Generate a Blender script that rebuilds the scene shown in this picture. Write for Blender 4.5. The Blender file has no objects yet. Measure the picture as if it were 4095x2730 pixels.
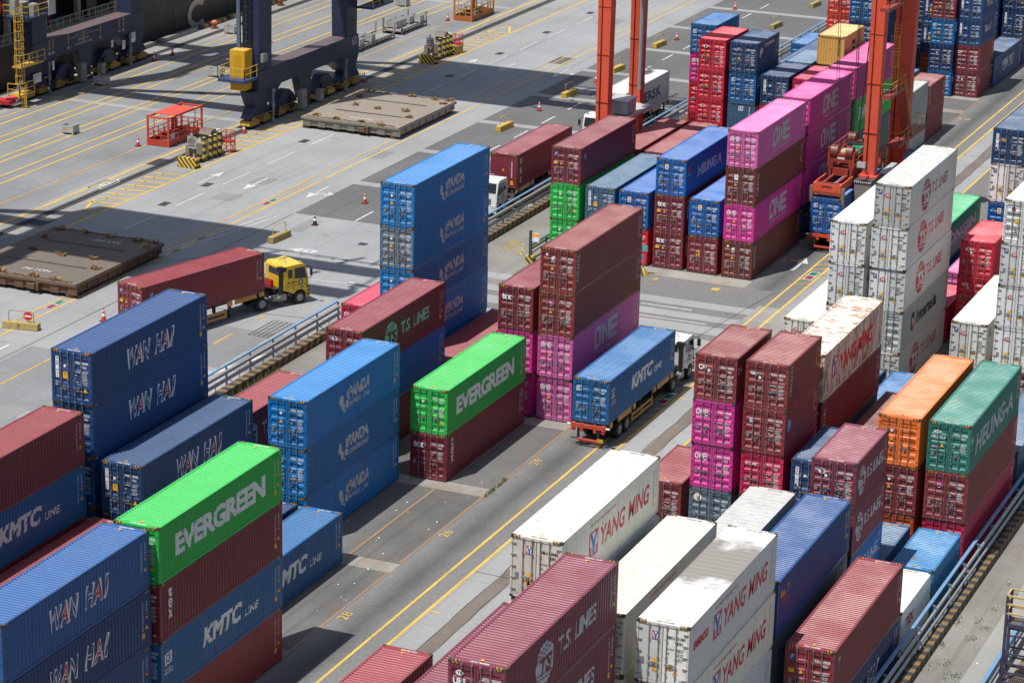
import bpy, bmesh, math, random
from mathutils import Vector, Matrix
random.seed(7)
R = math.radians
S = bpy.context.scene
COL = S.collection

# ------------------------------------------------------------------ camera
A, P, RL = -0.39927688, 0.31097705, 0.0234962
fw = Vector((math.sin(A)*math.cos(P), math.cos(A)*math.cos(P), -math.sin(P)))
rt = Vector((math.cos(A), -math.sin(A), 0)); up = rt.cross(fw)
rt2 = rt*math.cos(RL)+up*math.sin(RL); up2 = up*math.cos(RL)-rt*math.sin(RL)
cam = bpy.data.objects.new('camera', bpy.data.cameras.new('camera')); COL.objects.link(cam)
cam.matrix_world = Matrix(((rt2.x, up2.x, -fw.x, 63.2346), (rt2.y, up2.y, -fw.y, -139.98027),
                           (rt2.z, up2.z, -fw.z, 58.42233), (0, 0, 0, 1)))
cam.data.sensor_width = 36; cam.data.lens = 36*10766.4389/4095
cam.data.clip_start = 1; cam.data.clip_end = 3000
S.camera = cam
# ------------------------------------------------------------------ sky, sun, exposure
SUN = Vector((-0.170, -0.385, 1)).normalized()
w = bpy.data.worlds.new('World'); S.world = w; w.use_nodes = True
nt = w.node_tree; bg = nt.nodes['Background']
sky = nt.nodes.new('ShaderNodeTexSky'); sky.sky_type = 'NISHITA'; sky.sun_disc = False
sky.sun_elevation = math.asin(SUN.z); sky.sun_rotation = math.atan2(SUN.x, SUN.y) % (2*math.pi)
sky.air_density = 1.2; sky.dust_density = 2.0
nt.links.new(sky.outputs[0], bg.inputs[0]); bg.inputs[1].default_value = 0.088
sl = bpy.data.lights.new('sun', 'SUN'); sl.energy = 4.5; sl.angle = R(0.55); sl.color = (1, .972, .925)
so = bpy.data.objects.new('sun', sl); COL.objects.link(so)
so.rotation_euler = SUN.to_track_quat('Z', 'Y').to_euler(); so.location = (0, -60, 120)
S.view_settings.view_transform = 'Standard'; S.view_settings.look = 'None'
S.view_settings.exposure = 0.12; S.view_settings.gamma = 1.0

# ------------------------------------------------------------------ node helpers
def nd(nt, t, **k):
    n = nt.nodes.new(t)
    for a, v in k.items():
        if a[0] == 'i': n.inputs[int(a[1:]) if a[1:].isdigit() else a[1:].replace('_', ' ')].default_value = v
        else: setattr(n, a, v)
    return n
def ln(nt, a, b, o=0): nt.links.new(a.outputs[o] if hasattr(a, 'outputs') else a, b)
def c4(c): return (c[0], c[1], c[2], 1)
def mix(nt, fac, a, b, mode='MIX'):
    m = nt.nodes.new('ShaderNodeMix'); m.data_type = 'RGBA'; m.blend_type = mode
    for s, v in ((m.inputs[0], fac), (m.inputs[6], a), (m.inputs[7], b)):
        if isinstance(v, (int, float)): s.default_value = v
        elif isinstance(v, tuple): s.default_value = c4(v)
        else: nt.links.new(v, s)
    return m.outputs[2]
def ramp(nt, src, lo, hi, a=0.0, b=1.0):
    m = nd(nt, 'ShaderNodeMapRange', i1=lo, i2=hi, i3=a, i4=b); nt.links.new(src, m.inputs[0]); return m.outputs[0]
def math_(nt, op, a, b=0.0):
    m = nd(nt, 'ShaderNodeMath', operation=op)
    for s, v in ((m.inputs[0], a), (m.inputs[1], b)):
        if isinstance(v, (int, float)): s.default_value = v
        else: nt.links.new(v, s)
    return m.outputs[0]
def noise(nt, vec, scale, detail=4, rough=.55, sv=None):
    if sv is not None:
        mp = nd(nt, 'ShaderNodeVectorMath', operation='MULTIPLY'); mp.inputs[1].default_value = sv
        nt.links.new(vec, mp.inputs[0]); vec = mp.outputs[0]
    n = nd(nt, 'ShaderNodeTexNoise', iScale=scale, iDetail=detail, iRoughness=rough)
    nt.links.new(vec, n.inputs['Vector']); return n.outputs[0]
def newmat(name):
    m = bpy.data.materials.new(name); m.use_nodes = True
    return m, m.node_tree, m.node_tree.nodes['Principled BSDF']
def bump(nt, b, h, strength=.3, dist=.02):
    n = nd(nt, 'ShaderNodeBump', iStrength=strength, iDistance=dist); nt.links.new(h, n.inputs['Height'])
    nt.links.new(n.outputs[0], b.inputs['Normal'])
def objvec(nt):
    tc = nd(nt, 'ShaderNodeTexCoord'); oi = nd(nt, 'ShaderNodeObjectInfo')
    off = math_(nt, 'MULTIPLY', oi.outputs['Random'], 71.0)
    v = nd(nt, 'ShaderNodeVectorMath', operation='ADD'); nt.links.new(tc.outputs['Object'], v.inputs[0])
    nt.links.new(off, v.inputs[1]); return v.outputs[0], oi.outputs['Random'], tc.outputs['Object']
MATS = {}
RUST = (.16, .055, .02)
def paint(name, col, wear=.35, rust=.15, rough=.42, fade=.16):
    """weathered coat of paint: fading, grime streaks, rust spots"""
    key = 'paint_'+name
    if key in MATS: return MATS[key]
    m, nt, b = newmat(key); v, rnd, obv = objvec(nt)
    c = mix(nt, 1.0, (col[0], col[1], col[2]), mix(nt, rnd, (.78, .79, .80), (1.16, 1.15, 1.14)), 'MULTIPLY')
    big = ramp(nt, noise(nt, v, .45, 5, .6), .42, .68)
    lum = .3*col[0]+.6*col[1]+.1*col[2]
    faded = tuple(min(.8, .84*x+.14*lum+.018) for x in col)
    c = mix(nt, math_(nt, 'MULTIPLY', big, fade*2.4), c, faded)
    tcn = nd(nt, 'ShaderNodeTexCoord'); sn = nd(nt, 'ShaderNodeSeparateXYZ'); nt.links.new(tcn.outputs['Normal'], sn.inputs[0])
    upface = math_(nt, 'MULTIPLY', ramp(nt, sn.outputs[2], .5, .9), ramp(nt, noise(nt, v, .8, 6, .65, (.7, 1.4, 1)), .3, .7, .30, .62))   # upward faces turn paler and greyer
    c = mix(nt, upface, c, tuple(min(.78, .98*x+.22*lum+.032) for x in col))
    st = ramp(nt, noise(nt, v, 1.0, 6, .62, (2.6, 2.6, .35)), .50, .78)
    c = mix(nt, math_(nt, 'MULTIPLY', st, wear), c, tuple(.38*x+.02 for x in col))
    scr = ramp(nt, noise(nt, v, 1.3, 8, .7, (.35, 3.2, 1.2)), .645, .70)   # scrapes
    c = mix(nt, math_(nt, 'MULTIPLY', scr, .5*min(1, wear*2)), c, tuple(.62*x+.09 for x in col))
    fine = ramp(nt, noise(nt, v, 9.0, 3, .6), .35, .7, .92, 1.05)
    c = mix(nt, 1.0, c, fine, 'MULTIPLY')
    if rust > 0:
        rn = noise(nt, v, 1.9, 9, .70, (.75, 1.25, .55))
        r3 = math_(nt, 'MULTIPLY', math_(nt, 'FRACT', math_(nt, 'MULTIPLY', rnd, 13.7)), rust*.20)   # some boxes far rustier than others
        rn = math_(nt, 'ADD', rn, r3); rm = ramp(nt, rn, .685-.06*rust, .745-.05*rust)
        c = mix(nt, math_(nt, 'MULTIPLY', rm, .8), c, RUST)
    ln(nt, c, b.inputs['Base Color'])
    ln(nt, ramp(nt, big, 0, 1, rough, rough+.16), b.inputs['Roughness'])
    b.inputs['Specular IOR Level'].default_value = .5
    MATS[key] = m; return m
def plain(name, col, rough=.5, metal=0.0, var=.12, emit=None):
    if name in MATS: return MATS[name]
    m, nt, b = newmat(name); v, rnd, obv = objvec(nt)
    n = ramp(nt, noise(nt, v, 3.0, 5, .6), .3, .7, 1-var, 1+var)
    ln(nt, mix(nt, 1.0, col, n, 'MULTIPLY'), b.inputs['Base Color'])
    b.inputs['Roughness'].default_value = rough; b.inputs['Metallic'].default_value = metal
    if emit: b.inputs['Emission Color'].default_value = c4(emit); b.inputs['Emission Strength'].default_value = 1.5
    MATS[name] = m; return m
def striped(name, c1, c2, vec=(1, 0, 1), period=.3, rough=.6, wear=.3):
    """diagonal / banded two-colour hazard paint in object space"""
    if name in MATS: return MATS[name]
    m, nt, b = newmat(name); v, rnd, obv = objvec(nt)
    d = nd(nt, 'ShaderNodeVectorMath', operation='DOT_PRODUCT'); d.inputs[1].default_value = vec
    nt.links.new(obv, d.inputs[0])
    f = math_(nt, 'FRACT', math_(nt, 'DIVIDE', d.outputs['Value'], period))
    c = mix(nt, math_(nt, 'GREATER_THAN', f, .5), c1, c2)
    k = ramp(nt, noise(nt, v, 4.0, 7, .65), .52, .66)
    c = mix(nt, math_(nt, 'MULTIPLY', k, wear), c, (.09, .085, .08))
    ln(nt, c, b.inputs['Base Color']); b.inputs['Roughness'].default_value = rough
    MATS[name] = m; return m
def ground(name, col, dark=.35, blot=.5, speck=.5, joints=None, rough=.85, worn=None, warm=None):
    """concrete / asphalt in world space: cloudy stains, tyre streaks along Y, grit, slab joints"""
    if name in MATS: return MATS[name]
    m, nt, b = newmat(name)
    g = nd(nt, 'ShaderNodeNewGeometry'); pos = g.outputs['Position']
    c1 = ramp(nt, noise(nt, pos, .11, 6, .6), .35, .68)
    c = mix(nt, math_(nt, 'MULTIPLY', c1, blot), col, tuple(x*(1-dark) for x in col))
    st = ramp(nt, noise(nt, pos, 1.0, 5, .6, (.55, .035, 1)), .48, .72)
    c = mix(nt, math_(nt, 'MULTIPLY', st, .45*blot), c, tuple(x*(1-dark*1.1) for x in col))
    if warm:
        wn = ramp(nt, noise(nt, pos, .3, 5, .6), .5, .72)
        c = mix(nt, math_(nt, 'MULTIPLY', wn, .55), c, warm)
    if worn:
        sx = nd(nt, 'ShaderNodeSeparateXYZ'); nt.links.new(pos, sx.inputs[0])
        dx = math_(nt, 'ABSOLUTE', math_(nt, 'SUBTRACT', sx.outputs[0], worn[0]))
        dx = math_(nt, 'ADD', dx, math_(nt, 'MULTIPLY', math_(nt, 'SUBTRACT', noise(nt, pos, .25, 4), .5), worn[1]))
        c = mix(nt, ramp(nt, dx, 0, worn[1], worn[2], 0), c, tuple(x*.42 for x in col))
    oil = ramp(nt, noise(nt, pos, .42, 5, .5, (1, .7, 1)), .66, .73)
    c = mix(nt, math_(nt, 'MULTIPLY', oil, .55*blot), c, tuple(x*.48 for x in col))
    ty = ramp(nt, noise(nt, pos, 1.0, 3, .5, (1.6, .022, 1)), .60, .68)
    c = mix(nt, math_(nt, 'MULTIPLY', ty, .55*blot), c, tuple(x*.55 for x in col))
    fn = noise(nt, pos, 7.0, 6, .75)
    c = mix(nt, 1.0, c, ramp(nt, fn, .3, .7, 1-.32*speck, 1+.30*speck), 'MULTIPLY')
    sp = ramp(nt, noise(nt, pos, 2.4, 4, .6, (1, .5, 1)), .675, .72)
    c = mix(nt, math_(nt, 'MULTIPLY', sp, min(.85, 1.1*speck)), c, tuple(x*.45 for x in col))
    if joints:
        br = nd(nt, 'ShaderNodeTexBrick', offset=0, squash=1, iScale=1.0, iMortar_Size=.025, iBrick_Width=joints[0], iRow_Height=joints[1])
        br.inputs['Mortar Smooth'].default_value = .4
        nt.links.new(pos, br.inputs['Vector'])
        c = mix(nt, math_(nt, 'MULTIPLY', br.outputs['Fac'], .55), c, tuple(x*.35 for x in col))
    ln(nt, c, b.inputs['Base Color']); b.inputs['Roughness'].default_value = rough
    b.inputs['Specular IOR Level'].default_value = .3
    bump(nt, b, fn, .25, .02)
    MATS[name] = m; return m
def marking(name, col, cover=.5):
    """road paint worn through to the ground (holes are the ground's own grey)"""
    if name in MATS: return MATS[name]
    m, nt, b = newmat(name); g = nd(nt, 'ShaderNodeNewGeometry'); pos = g.outputs['Position']
    k = ramp(nt, noise(nt, pos, 2.2, 8, .72), cover, cover+.13)
    lo = ramp(nt, noise(nt, pos, .35, 4), .35, .7, .80, 1.08)
    c = mix(nt, 1.0, col, lo, 'MULTIPLY')
    ln(nt, mix(nt, math_(nt, 'MULTIPLY', k, .75), c, (.20, .195, .185)), b.inputs['Base Color'])
    b.inputs['Roughness'].default_value = .7; MATS[name] = m; return m

def chipped(m, lo=.60, hi=.68):
    """stencil paint worn off in flakes: the coat below shows through"""
    nt = m.node_tree; b = nt.nodes['Principled BSDF']; v, rnd, obv = objvec(nt)
    ln(nt, ramp(nt, noise(nt, v, 3.1, 9, .72, (1, 1.6, .8)), lo, hi, 1, .12), b.inputs['Alpha']); return m
# ------------------------------------------------------------------ mesh builder
class MB:
    def __init__(s): s.v = []; s.f = []; s.m = []
    def add(s, vs, fs, m=0):
        o = len(s.v); s.v += [tuple(x) for x in vs]
        for f in fs: s.f.append([i+o for i in f]); s.m.append(m)
        return s
    def box(s, x0, x1, y0, y1, z0, z1, m=0):
        return s.add([(x0,y0,z0),(x1,y0,z0),(x1,y1,z0),(x0,y1,z0),(x0,y0,z1),(x1,y0,z1),(x1,y1,z1),(x0,y1,z1)],
              [(0,3,2,1),(4,5,6,7),(0,1,5,4),(1,2,6,5),(2,3,7,6),(3,0,4,7)], m)
    def beam(s, p, q, w, h=None, m=0, w2=None, h2=None, side=None):
        h = h or w; w2 = w2 or w; h2 = h2 or h
        p = Vector(p); q = Vector(q); d = (q-p).normalized()
        a = Vector(side) if side else (Vector((0,0,1)) if abs(d.z) < .9 else Vector((0,1,0)))
        x = d.cross(a).normalized(); y = x.cross(d).normalized()
        vs = []
        for c, W, H in ((p,w,h),(q,w2,h2)):
            for i, j in ((-1,-1),(1,-1),(1,1),(-1,1)): vs.append(c+x*(i*W/2)+y*(j*H/2))
        return s.add(vs, [(0,1,2,3),(7,6,5,4),(0,4,5,1),(1,5,6,2),(2,6,7,3),(3,7,4,0)], m)
    def cyl(s, p, q, r, n=10, m=0, r2=None, cap=True):
        r2 = r if r2 is None else r2
        p = Vector(p); q = Vector(q); d = (q-p).normalized()
        a = Vector((0,0,1)) if abs(d.z) < .9 else Vector((0,1,0))
        x = d.cross(a).normalized(); y = d.cross(x).normalized(); vs = []
        for c, rr in ((p,r),(q,r2)):
            for i in range(n):
                t = 2*math.pi*i/n; vs.append(c+x*(rr*math.cos(t))+y*(rr*math.sin(t)))
        fs = [(i,(i+1)%n,n+(i+1)%n,n+i) for i in range(n)]
        if cap: fs += [tuple(range(n))[::-1], tuple(range(n,2*n))]
        return s.add(vs, fs, m)
    def tube(s, pts, r, n=8, m=0):
        for a, b in zip(pts, pts[1:]): s.cyl(a, b, r, n, m)
        return s
    def prism(s, pts, axis, a, b, m=0):
        """2-D outline extruded along axis 0/1/2 from a to b"""
        def mk(p, t): l = list(p); l.insert(axis, t); return tuple(l)
        n = len(pts); vs = [mk(p, a) for p in pts]+[mk(p, b) for p in pts]
        return s.add(vs, [tuple(range(n))[::-1], tuple(range(n,2*n))]+[(i,(i+1)%n,n+(i+1)%n,n+i) for i in range(n)], m)
    def quad(s, a, b, c, d, m=0): return s.add([a,b,c,d], [(0,1,2,3)], m)
    def rect(s, x0, x1, y0, y1, z, m=0): return s.quad((x0,y0,z),(x1,y0,z),(x1,y1,z),(x0,y1,z), m)
    def ico(s, c, r, m=0, sub=2, sc=(1,1,1)):
        bm = bmesh.new(); bmesh.ops.create_icosphere(bm, subdivisions=sub, radius=r)
        bm.verts.index_update()
        s.add([(c[0]+v.co.x*sc[0], c[1]+v.co.y*sc[1], c[2]+v.co.z*sc[2]) for v in bm.verts], [[v.index for v in f.verts] for f in bm.faces], m)
        bm.free(); return s
    def mesh(s, name, nslots=1, fix=True, smooth=False, bevel=0):
        me = bpy.data.meshes.new(name); me.from_pydata(s.v, [], s.f)
        me.polygons.foreach_set('material_index', s.m)
        bm = bmesh.new(); bm.from_mesh(me)
        if bevel:
            es = [e for e in bm.edges if len(e.link_faces) == 2 and e.calc_face_angle(0) > .5]
            bmesh.ops.bevel(bm, geom=es, offset=bevel, segments=2, profile=.6, affect='EDGES', clamp_overlap=True)
        if fix: bmesh.ops.recalc_face_normals(bm, faces=bm.faces)
        bm.to_mesh(me); bm.free()
        if smooth: me.polygons.foreach_set('use_smooth', [True]*len(me.polygons))
        return me
    def obj(s, name, mats, parent=None, loc=(0,0,0), rotz=0, **k):
        me = s.mesh(name, **k)
        for m in (mats if isinstance(mats, (list, tuple)) else [mats]): me.materials.append(m)
        return link(name, me, parent, loc, rotz)
def link(name, data, parent=None, loc=(0,0,0), rotz=0):
    o = bpy.data.objects.new(name, data); COL.objects.link(o)
    o.location = loc; o.rotation_euler = (0,0,rotz)
    if parent: o.parent = parent
    return o
def tag(o, label, cat, group=None):
    o['label'] = label; o['category'] = cat
    if group: o['group'] = group
    return o
def thing(name, label, cat, loc=(0,0,0), rotz=0, group=None):
    return tag(link(name, None, None, loc, rotz), label, cat, group)
def struct(name, mb, mats, **k):
    o = mb.obj(name, mats, **k); o['kind'] = 'structure'; return o
def dup(o, parent=None):
    c = o.copy(); COL.objects.link(c); c.parent = parent
    for ch in o.children: dup(ch, c)
    return c

# ------------------------------------------------------------------ lettering: glyphs of the built-in font as flat meshes
CH = "ABCDEFGHIJKLMNOPQRSTUVWXYZabcdefghijklmnopqrstuvwxyz0123456789.-,/'"
CJK = "碼頭規例只准單層安放貨櫃不準停車"
GL = {}
def make_glyphs():
    jobs = []
    def cu(txt, off):
        c = bpy.data.curves.new('g', 'FONT'); c.body = txt; c.size = 1; c.offset = off; c.resolution_u = 3
        o = bpy.data.objects.new('g', c); COL.objects.link(o); return o
    for wt, off in ((0, 0.0), (1, .022), (2, .045)):
        for ch in CH+(CJK if wt == 0 else ''):
            jobs.append((ch, wt, cu(ch, off), cu('H'+ch+'H', 0)))
    hh = cu('HH', 0)
    dg = bpy.context.evaluated_depsgraph_get()
    def bx(o): e = o.evaluated_get(dg); return [v[0] for v in e.bound_box]
    wh = max(bx(hh))-min(bx(hh))
    for ch, wt, o, o2 in jobs:
        me = bpy.data.meshes.new_from_object(o.evaluated_get(dg))
        b2 = bx(o2); adv = max(b2)-min(b2)-wh
        GL[ch, wt] = ([(v.co.x, v.co.y) for v in me.vertices], [tuple(p.vertices) for p in me.polygons], adv)
        bpy.data.meshes.remove(me)
    for ch, wt, o, o2 in jobs+[(0, 0, hh, None)]:
        for q in (o, o2):
            if q:
                c = q.data; bpy.data.objects.remove(q); bpy.data.curves.remove(c)
make_glyphs()
CAP = max(y for x, y in GL['H', 0][0])
def text2d(s, wt=0, shear=0.0, space=0.0, vertical=False):
    """list of (verts, faces); cap height 1, baseline 0"""
    vs = []; fs = []; x = 0; y0 = 0
    for ch in s:
        if ch == ' ':
            x += .42
            if vertical: y0 -= .6
            continue
        if ch not in CH and ch not in CJK: continue
        gv, gf, adv = GL.get((ch, wt)) or GL[ch, 0]
        o = len(vs); adv /= CAP
        ox = -adv/2 if vertical else x
        vs += [(px/CAP+ox+shear*py/CAP, py/CAP+y0) for px, py in gv]; fs += [tuple(i+o for i in f) for f in gf]
        x += adv+space; y0 -= 1.28 if vertical else 0
    return vs, fs
def fit(tv, u0, u1, v0, v1):
    vs, fs = tv
    if not vs: return [], []
    a = min(p[0] for p in vs); b = max(p[0] for p in vs); c = min(p[1] for p in vs); d = max(p[1] for p in vs)
    return [(u0+(p[0]-a)/(b-a)*(u1-u0), v0+(p[1]-c)/(d-c)*(v1-v0)) for p in vs], fs
def at(tv, u, v, h, stretch=1.0):
    vs, fs = tv; return [(u+p[0]*h*stretch, v+p[1]*h) for p in vs], fs
def rot90(tv):
    vs, fs = tv; return [(p[1], -p[0]) for p in vs], fs
def disc(u, v, ru, rv, n=20, a0=0, a1=360):
    vs = [(u, v)]+[(u+ru*math.cos(R(a0+(a1-a0)*i/n)), v+rv*math.sin(R(a0+(a1-a0)*i/n))) for i in range(n+1)]
    return vs, [(0, i, i+1) for i in range(1, n+1)]
def pol(*p): return [tuple(q) for q in p], [tuple(range(len(p)))]
def rc(u0, u1, v0, v1): return pol((u0,v0),(u1,v0),(u1,v1),(u0,v1))
def tri(u, v, s): return pol((u-s*.55,v),(u+s*.55,v),(u,v+s))
# ------------------------------------------------------------------ ground, quay, water
CONC = ground('concrete_light', (.328,.331,.330), .30, .55, .45, (7.5, 6.6))
CONW = ground('concrete_warm', (.32,.31,.29), .38, .7, .5)
CONP = ground('concrete_pad', (.33,.315,.285), .45, .8, .5, warm=(.30,.19,.12))
APR = ground('apron_grey', (.250,.254,.258), .34, .75, .5)
ROADC = ground('road_concrete', (.320,.325,.328), .28, .6, .5, (4.4, 13.2))
ASPH = ground('asphalt', (.150,.149,.146), .30, .7, .6)
YARD = ground('yard_slab', (.165,.161,.154), .40, .9, .6, warm=(.16,.125,.09))
LANE = ground('truck_lane', (.195,.193,.188), .25, .5, .9, worn=(4.75, 1.35, .85))
SPECK = ground('coarse_asphalt', (.185,.182,.176), .25, .4, 1.1)
PATHG = ground('path_grey', (.265,.255,.232), .42, .8, .6, warm=(.20,.16,.11))
def sheet(name, mat, rects, z):
    b = MB()
    for x0, x1, y0, y1 in rects: b.rect(x0, x1, y0, y1, z)
    return struct(name, b, mat, fix=False)
sheet('ground', YARD, [(-82.6, 700, -260, 900)], -.044)
b = MB(); b.rect(-1500, -82.4, -600, 1500, -5.5)
m, nt, bs = newmat('harbour_water'); g = nd(nt, 'ShaderNodeNewGeometry')
bs.inputs['Base Color'].default_value = (.012,.03,.03,1); bs.inputs['Roughness'].default_value = .12
bump(nt, bs, noise(nt, g.outputs['Position'], .6, 4), .5, .1); struct('water', b, m, fix=False)
b = MB(); b.box(-83.0, -82.35, -260, 900, -6, .0); struct('quay_wall', b, CONW)
sheet('quay_apron', APR, [(-82.35, -57.2, -260, 900)], -.040)
sheet('quay_edge_strip', CONW, [(-82.35, -78.3, -260, 900), (-57.2, -51.2, -260, 900)], -.036)
sheet('quay_road', ROADC, [(-51.2, -37.2, -260, 900), (-37.2, -20.6, -260, 51.2)], -.036)
sheet('quay_road_strip', CONC, [(-48.9, -47.45, -260, 900), (-43.0, -41.3, -260, 900)], -.032)
sheet('apron_cross_strip', CONC, [(-82, -57, 77.6, 78.7), (-82, -57, 142, 143.2)], -.032)
sheet('asphalt_lane', ASPH, [(-37.2, -20.6, 51.2, 900), ], -.032)
sheet('grey_road_slab', APR, [(-36.9, -26.2, -30, 11.3), (-31, -20.6, 12.9, 21.5)], -.032)
sheet('lane_cross_strip', CONC, [(-37.2, -20.6, 62.0+13.2*i, 63.2+13.2*i) for i in range(13)]+[(-36.9, -26.2, -1.7, -.3), (-35.2, -31, 11.3, 12.9)], -.028)
sheet('runway_path', PATHG, [(-20.6, -14.1, -260, 900)], -.036)
bays = [-53.6, -40.4, -27.35, -14.3, -1.25, 11.95]
sheet('far_runway_slab', CONC, [(-20.6, -14.1, 66, 400)], -.032)
sheet('bay_strip', CONP, [(-14.0, 3.1, y, y+1.40) for y in bays]+[(-14.0, 3.1, 25.6, 27.0), (-14.0, 3.05, 48.0, 49.9), (-14, 3.05, 62.2, 63.2), (-14, 3.05, 75.3, 76.2), (-14, 3.05, 88.3, 89.2), (-14, 3.05, 101, 101.4), (-14, 3.05, 108, 109.4), (-14, 3.05, 114.6, 116), (-14, 3.05, 120.9, 122.3)], -.036)
sheet('truck_lane', LANE, [(3.1, 7.24, -260, 900)], -.036)
sheet('crossing_asphalt', SPECK, [(-14.0, 5.5, 28.0, 48.0)], -.032)
sheet('crossing_concrete', CONC, [(-20.6, 5.5, y0, y1) for y0, y1 in ((26.9, 30.6), (31.9, 34.2), (35.5, 37.3), (38.5, 39.9), (41.4, 42.9))], -.028)
sheet('runway_concrete', CONC, [(7.24, 10.83, -260, 900)], -.036)
sheet('crossing_warm_slab', CONW, [(5.5, 10.83, 27, 44)], -.028)
sheet('tar_strip', ground('tar_patch', (.20,.172,.145), .35, .9, .6, warm=(.24,.16,.12)), [(8.85, 9.75, -260, 900)], -.030)
sheet('second_truck_lane', SPECK, [(10.83, 15.0, -260, 900)], -.036)
sheet('right_path', PATHG, [(33.4, 35.62, -260, 900)], -.036)
sheet('right_runway', ground('runway_pale', (.33,.325,.30), .30, .5, .4), [(35.62, 38.6, -260, 900)], -.032)
rp = random.Random(11); rects = []
for i in range(26):
    x = rp.choice((rp.uniform(-50, -38), rp.uniform(-36, -22), rp.uniform(3.3, 6), rp.uniform(-13, 2))); yy = rp.uniform(-30, 140); rects.append((x, x+rp.uniform(.8, 2.6), yy, yy+rp.uniform(1.0, 5)))
sheet('repair_patches', ground('patch_asphalt', (.135,.133,.130), .3, .7, .8), [r for i, r in enumerate(rects) if i % 3 == 0], -.024)
sheet('repair_slabs', ground('patch_concrete', (.27,.268,.26), .3, .7, .5), [r for i, r in enumerate(rects) if i % 3], -.024)
# ---- painted lines
YEL = marking('yellow_road_paint', (.68,.45,.085), .55); YEF = marking('worn_yellow_paint', (.60,.37,.07), .50); WHT = marking('white_road_paint', (.60,.60,.58), .52)
ORL = marking('worn_orange_paint', (.36,.19,.07), .43)
y = MB(); Z = -.020
for x, wd in ((-77.3,.16),(-75.9,.22),(-73.1,.22),(-71.9,.22),(-68.85,.22),(-67.85,.2),(-65.1,.2),(-63.7,.22),(-56.46,.26)): y.rect(x-wd/2, x+wd/2, -120, 330, Z)
for x, wd in ((-51.35,.22),(-41.25,.12),(-40.15,.18),(6.05,.17),(7.24,.20),(10.83,.18)): y.rect(x-wd/2, x+wd/2, -160, 330, Z)
def slant(b, x0, y0, x1, y1, w, z=Z):
    d = Vector((x1-x0, y1-y0, 0)).normalized(); n = Vector((-d.y, d.x, 0))*w/2
    p, q = Vector((x0,y0,z)), Vector((x1,y1,z)); b.quad(p-n, q-n, q+n, p+n)
for a, c in ((46.4, 57.5), (66.5, 76.0), (76, 108.0), (111.5, 129.0)):
    yy = a
    while yy < c: slant(y, -54.2, yy, -51.45, yy+.35, .26, Z+.004); yy += 1.55
    slant(y, -53.3, a, -53.3, c, .10, Z+.004)
for q in ((-52.8, 43.7, -51.4, 46.3), (-52.8, 43.7, -54.0, 47.2), (-51.35, 128.7, -53.04, 132.9), (-53.04, 132.9, -54.1, 128.4)): slant(y, *q, .22, Z+.004)
for a, c, x0, x1 in ((50.5, 62.0, 6.1, 7.15), (10.5, 25.5, 6.1, 7.15)):
    yy = a
    while yy < c: slant(y, x0, yy, x1, yy+.9, .10, Z+.004); yy += 1.5
for a in (-18.2, -5.0, 8.1, 21.3, 34.4, 55, 66, 72, 79, 92.5, 96, 105, 112, 118, 126): y.rect(7.34, 8.0, a, a+.14, Z); y.rect(10.92, 11.6, a+3, a+3.14, Z)
for a in range(-2, 13): slant(y, -41.2, 50+a*.85, -40.2, 50.6+a*.85, .08, Z+.004)
for a in range(0, 7): slant(y, -41.2, 12+a*2.2, -40.2, 13.5+a*2.2, .08, Z+.004)
struct('yellow_road_markings', y, YEL, fix=False)
y = MB()
for a in range(-60, 240, 10): y.rect(-60.02, -59.88, a, a+9.7, Z)
for p in ((-25.9,17.4,20.0),(-25.9,23.8,25.2),(-22.97,-6,-1),(-22.97,1,9),(-22.97,13.2,17.0),(-22.97,18.8,22.5),(-34.2,-30,9.6)): y.rect(p[0]-.09, p[0]+.09, p[1], p[2], Z)
for p in ((-16.9,51.8,-15.6,48.2),(-18.2,51.7,-16.8,51.8),(-18.2,51.7,-15.7,50.2),(-16.9,51.8,-14.6,50.6),(-15.7,50.2,-16.2,48.0),(-17.6,49.8,-14.8,48.9)): slant(y, *p, .10)
for nm, px, py in (('26', 3.35, -8.1), ('28', 3.40, -21.2), ('24', 3.40, 5.2), ('30', 3.40, -34.2)):
    vs, fs = fit(text2d(nm, 0), 0, 1.0, 0, .60); y.add([(px-v+.45, py+u, Z) for u, v in vs], fs)
for nm, px, py in (('2', -9.2, 47.0), ('3', -4.2, 46.6), ('1', .9, 46.2), ('15', 3.3, 66.0), ('14', 3.3, 56.5), ('13', 3.3, 95), ('12', 3.3, 112)):
    vs, fs = fit(text2d(nm, 1), 0, .6*len(nm), 0, .75); y.add([(px+u, py+v, Z) for u, v in vs], fs)
vs, fs = fit(text2d('不準停車', 0), 0, 2.6, 0, .7); y.add([(-17.3-v*1.2+.4, 48.6+u, Z) for u, v in vs], fs)
for px, py in ((-11.3, 48.4), (-5.6, 48.4), (.2, 48.4)): y.rect(px, px+1.2, py, py+.12, Z); y.rect(px+1.1, px+1.2, py, py+.7, Z)
struct('worn_yellow_markings', y, YEF, fix=False)
y = MB()
y.rect(-.20, -.02, -27, -14.4, Z); y.rect(-.20, -.02, -12.8, -1.4, Z); y.rect(.05, .15, .2, 12, Z)
y.rect(2.95, 3.10, -40, -14.4, Z); y.rect(2.95, 3.10, -12.8, 25, Z); y.rect(2.95, 3.10, 63, 200, Z)
struct('worn_orange_markings', y, ORL, fix=False)
y = MB()
a = -40.6
while a < 240: y.rect(-47.02, -46.88, a, a+4.9, Z); a += 8.1
a = 51.3
while a < 240: y.rect(-31.75, -31.58, a, a+3.3, Z); a += 6.6
y.rect(-38.55, -38.3, 5.5, 10.8, Z)
for q in (-1.6, 0.4): y.rect(q-1.0, q+1.0, 40.5, 40.68, Z)
y.rect(-4, 3.5, 37.7, 37.85, Z)
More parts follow.
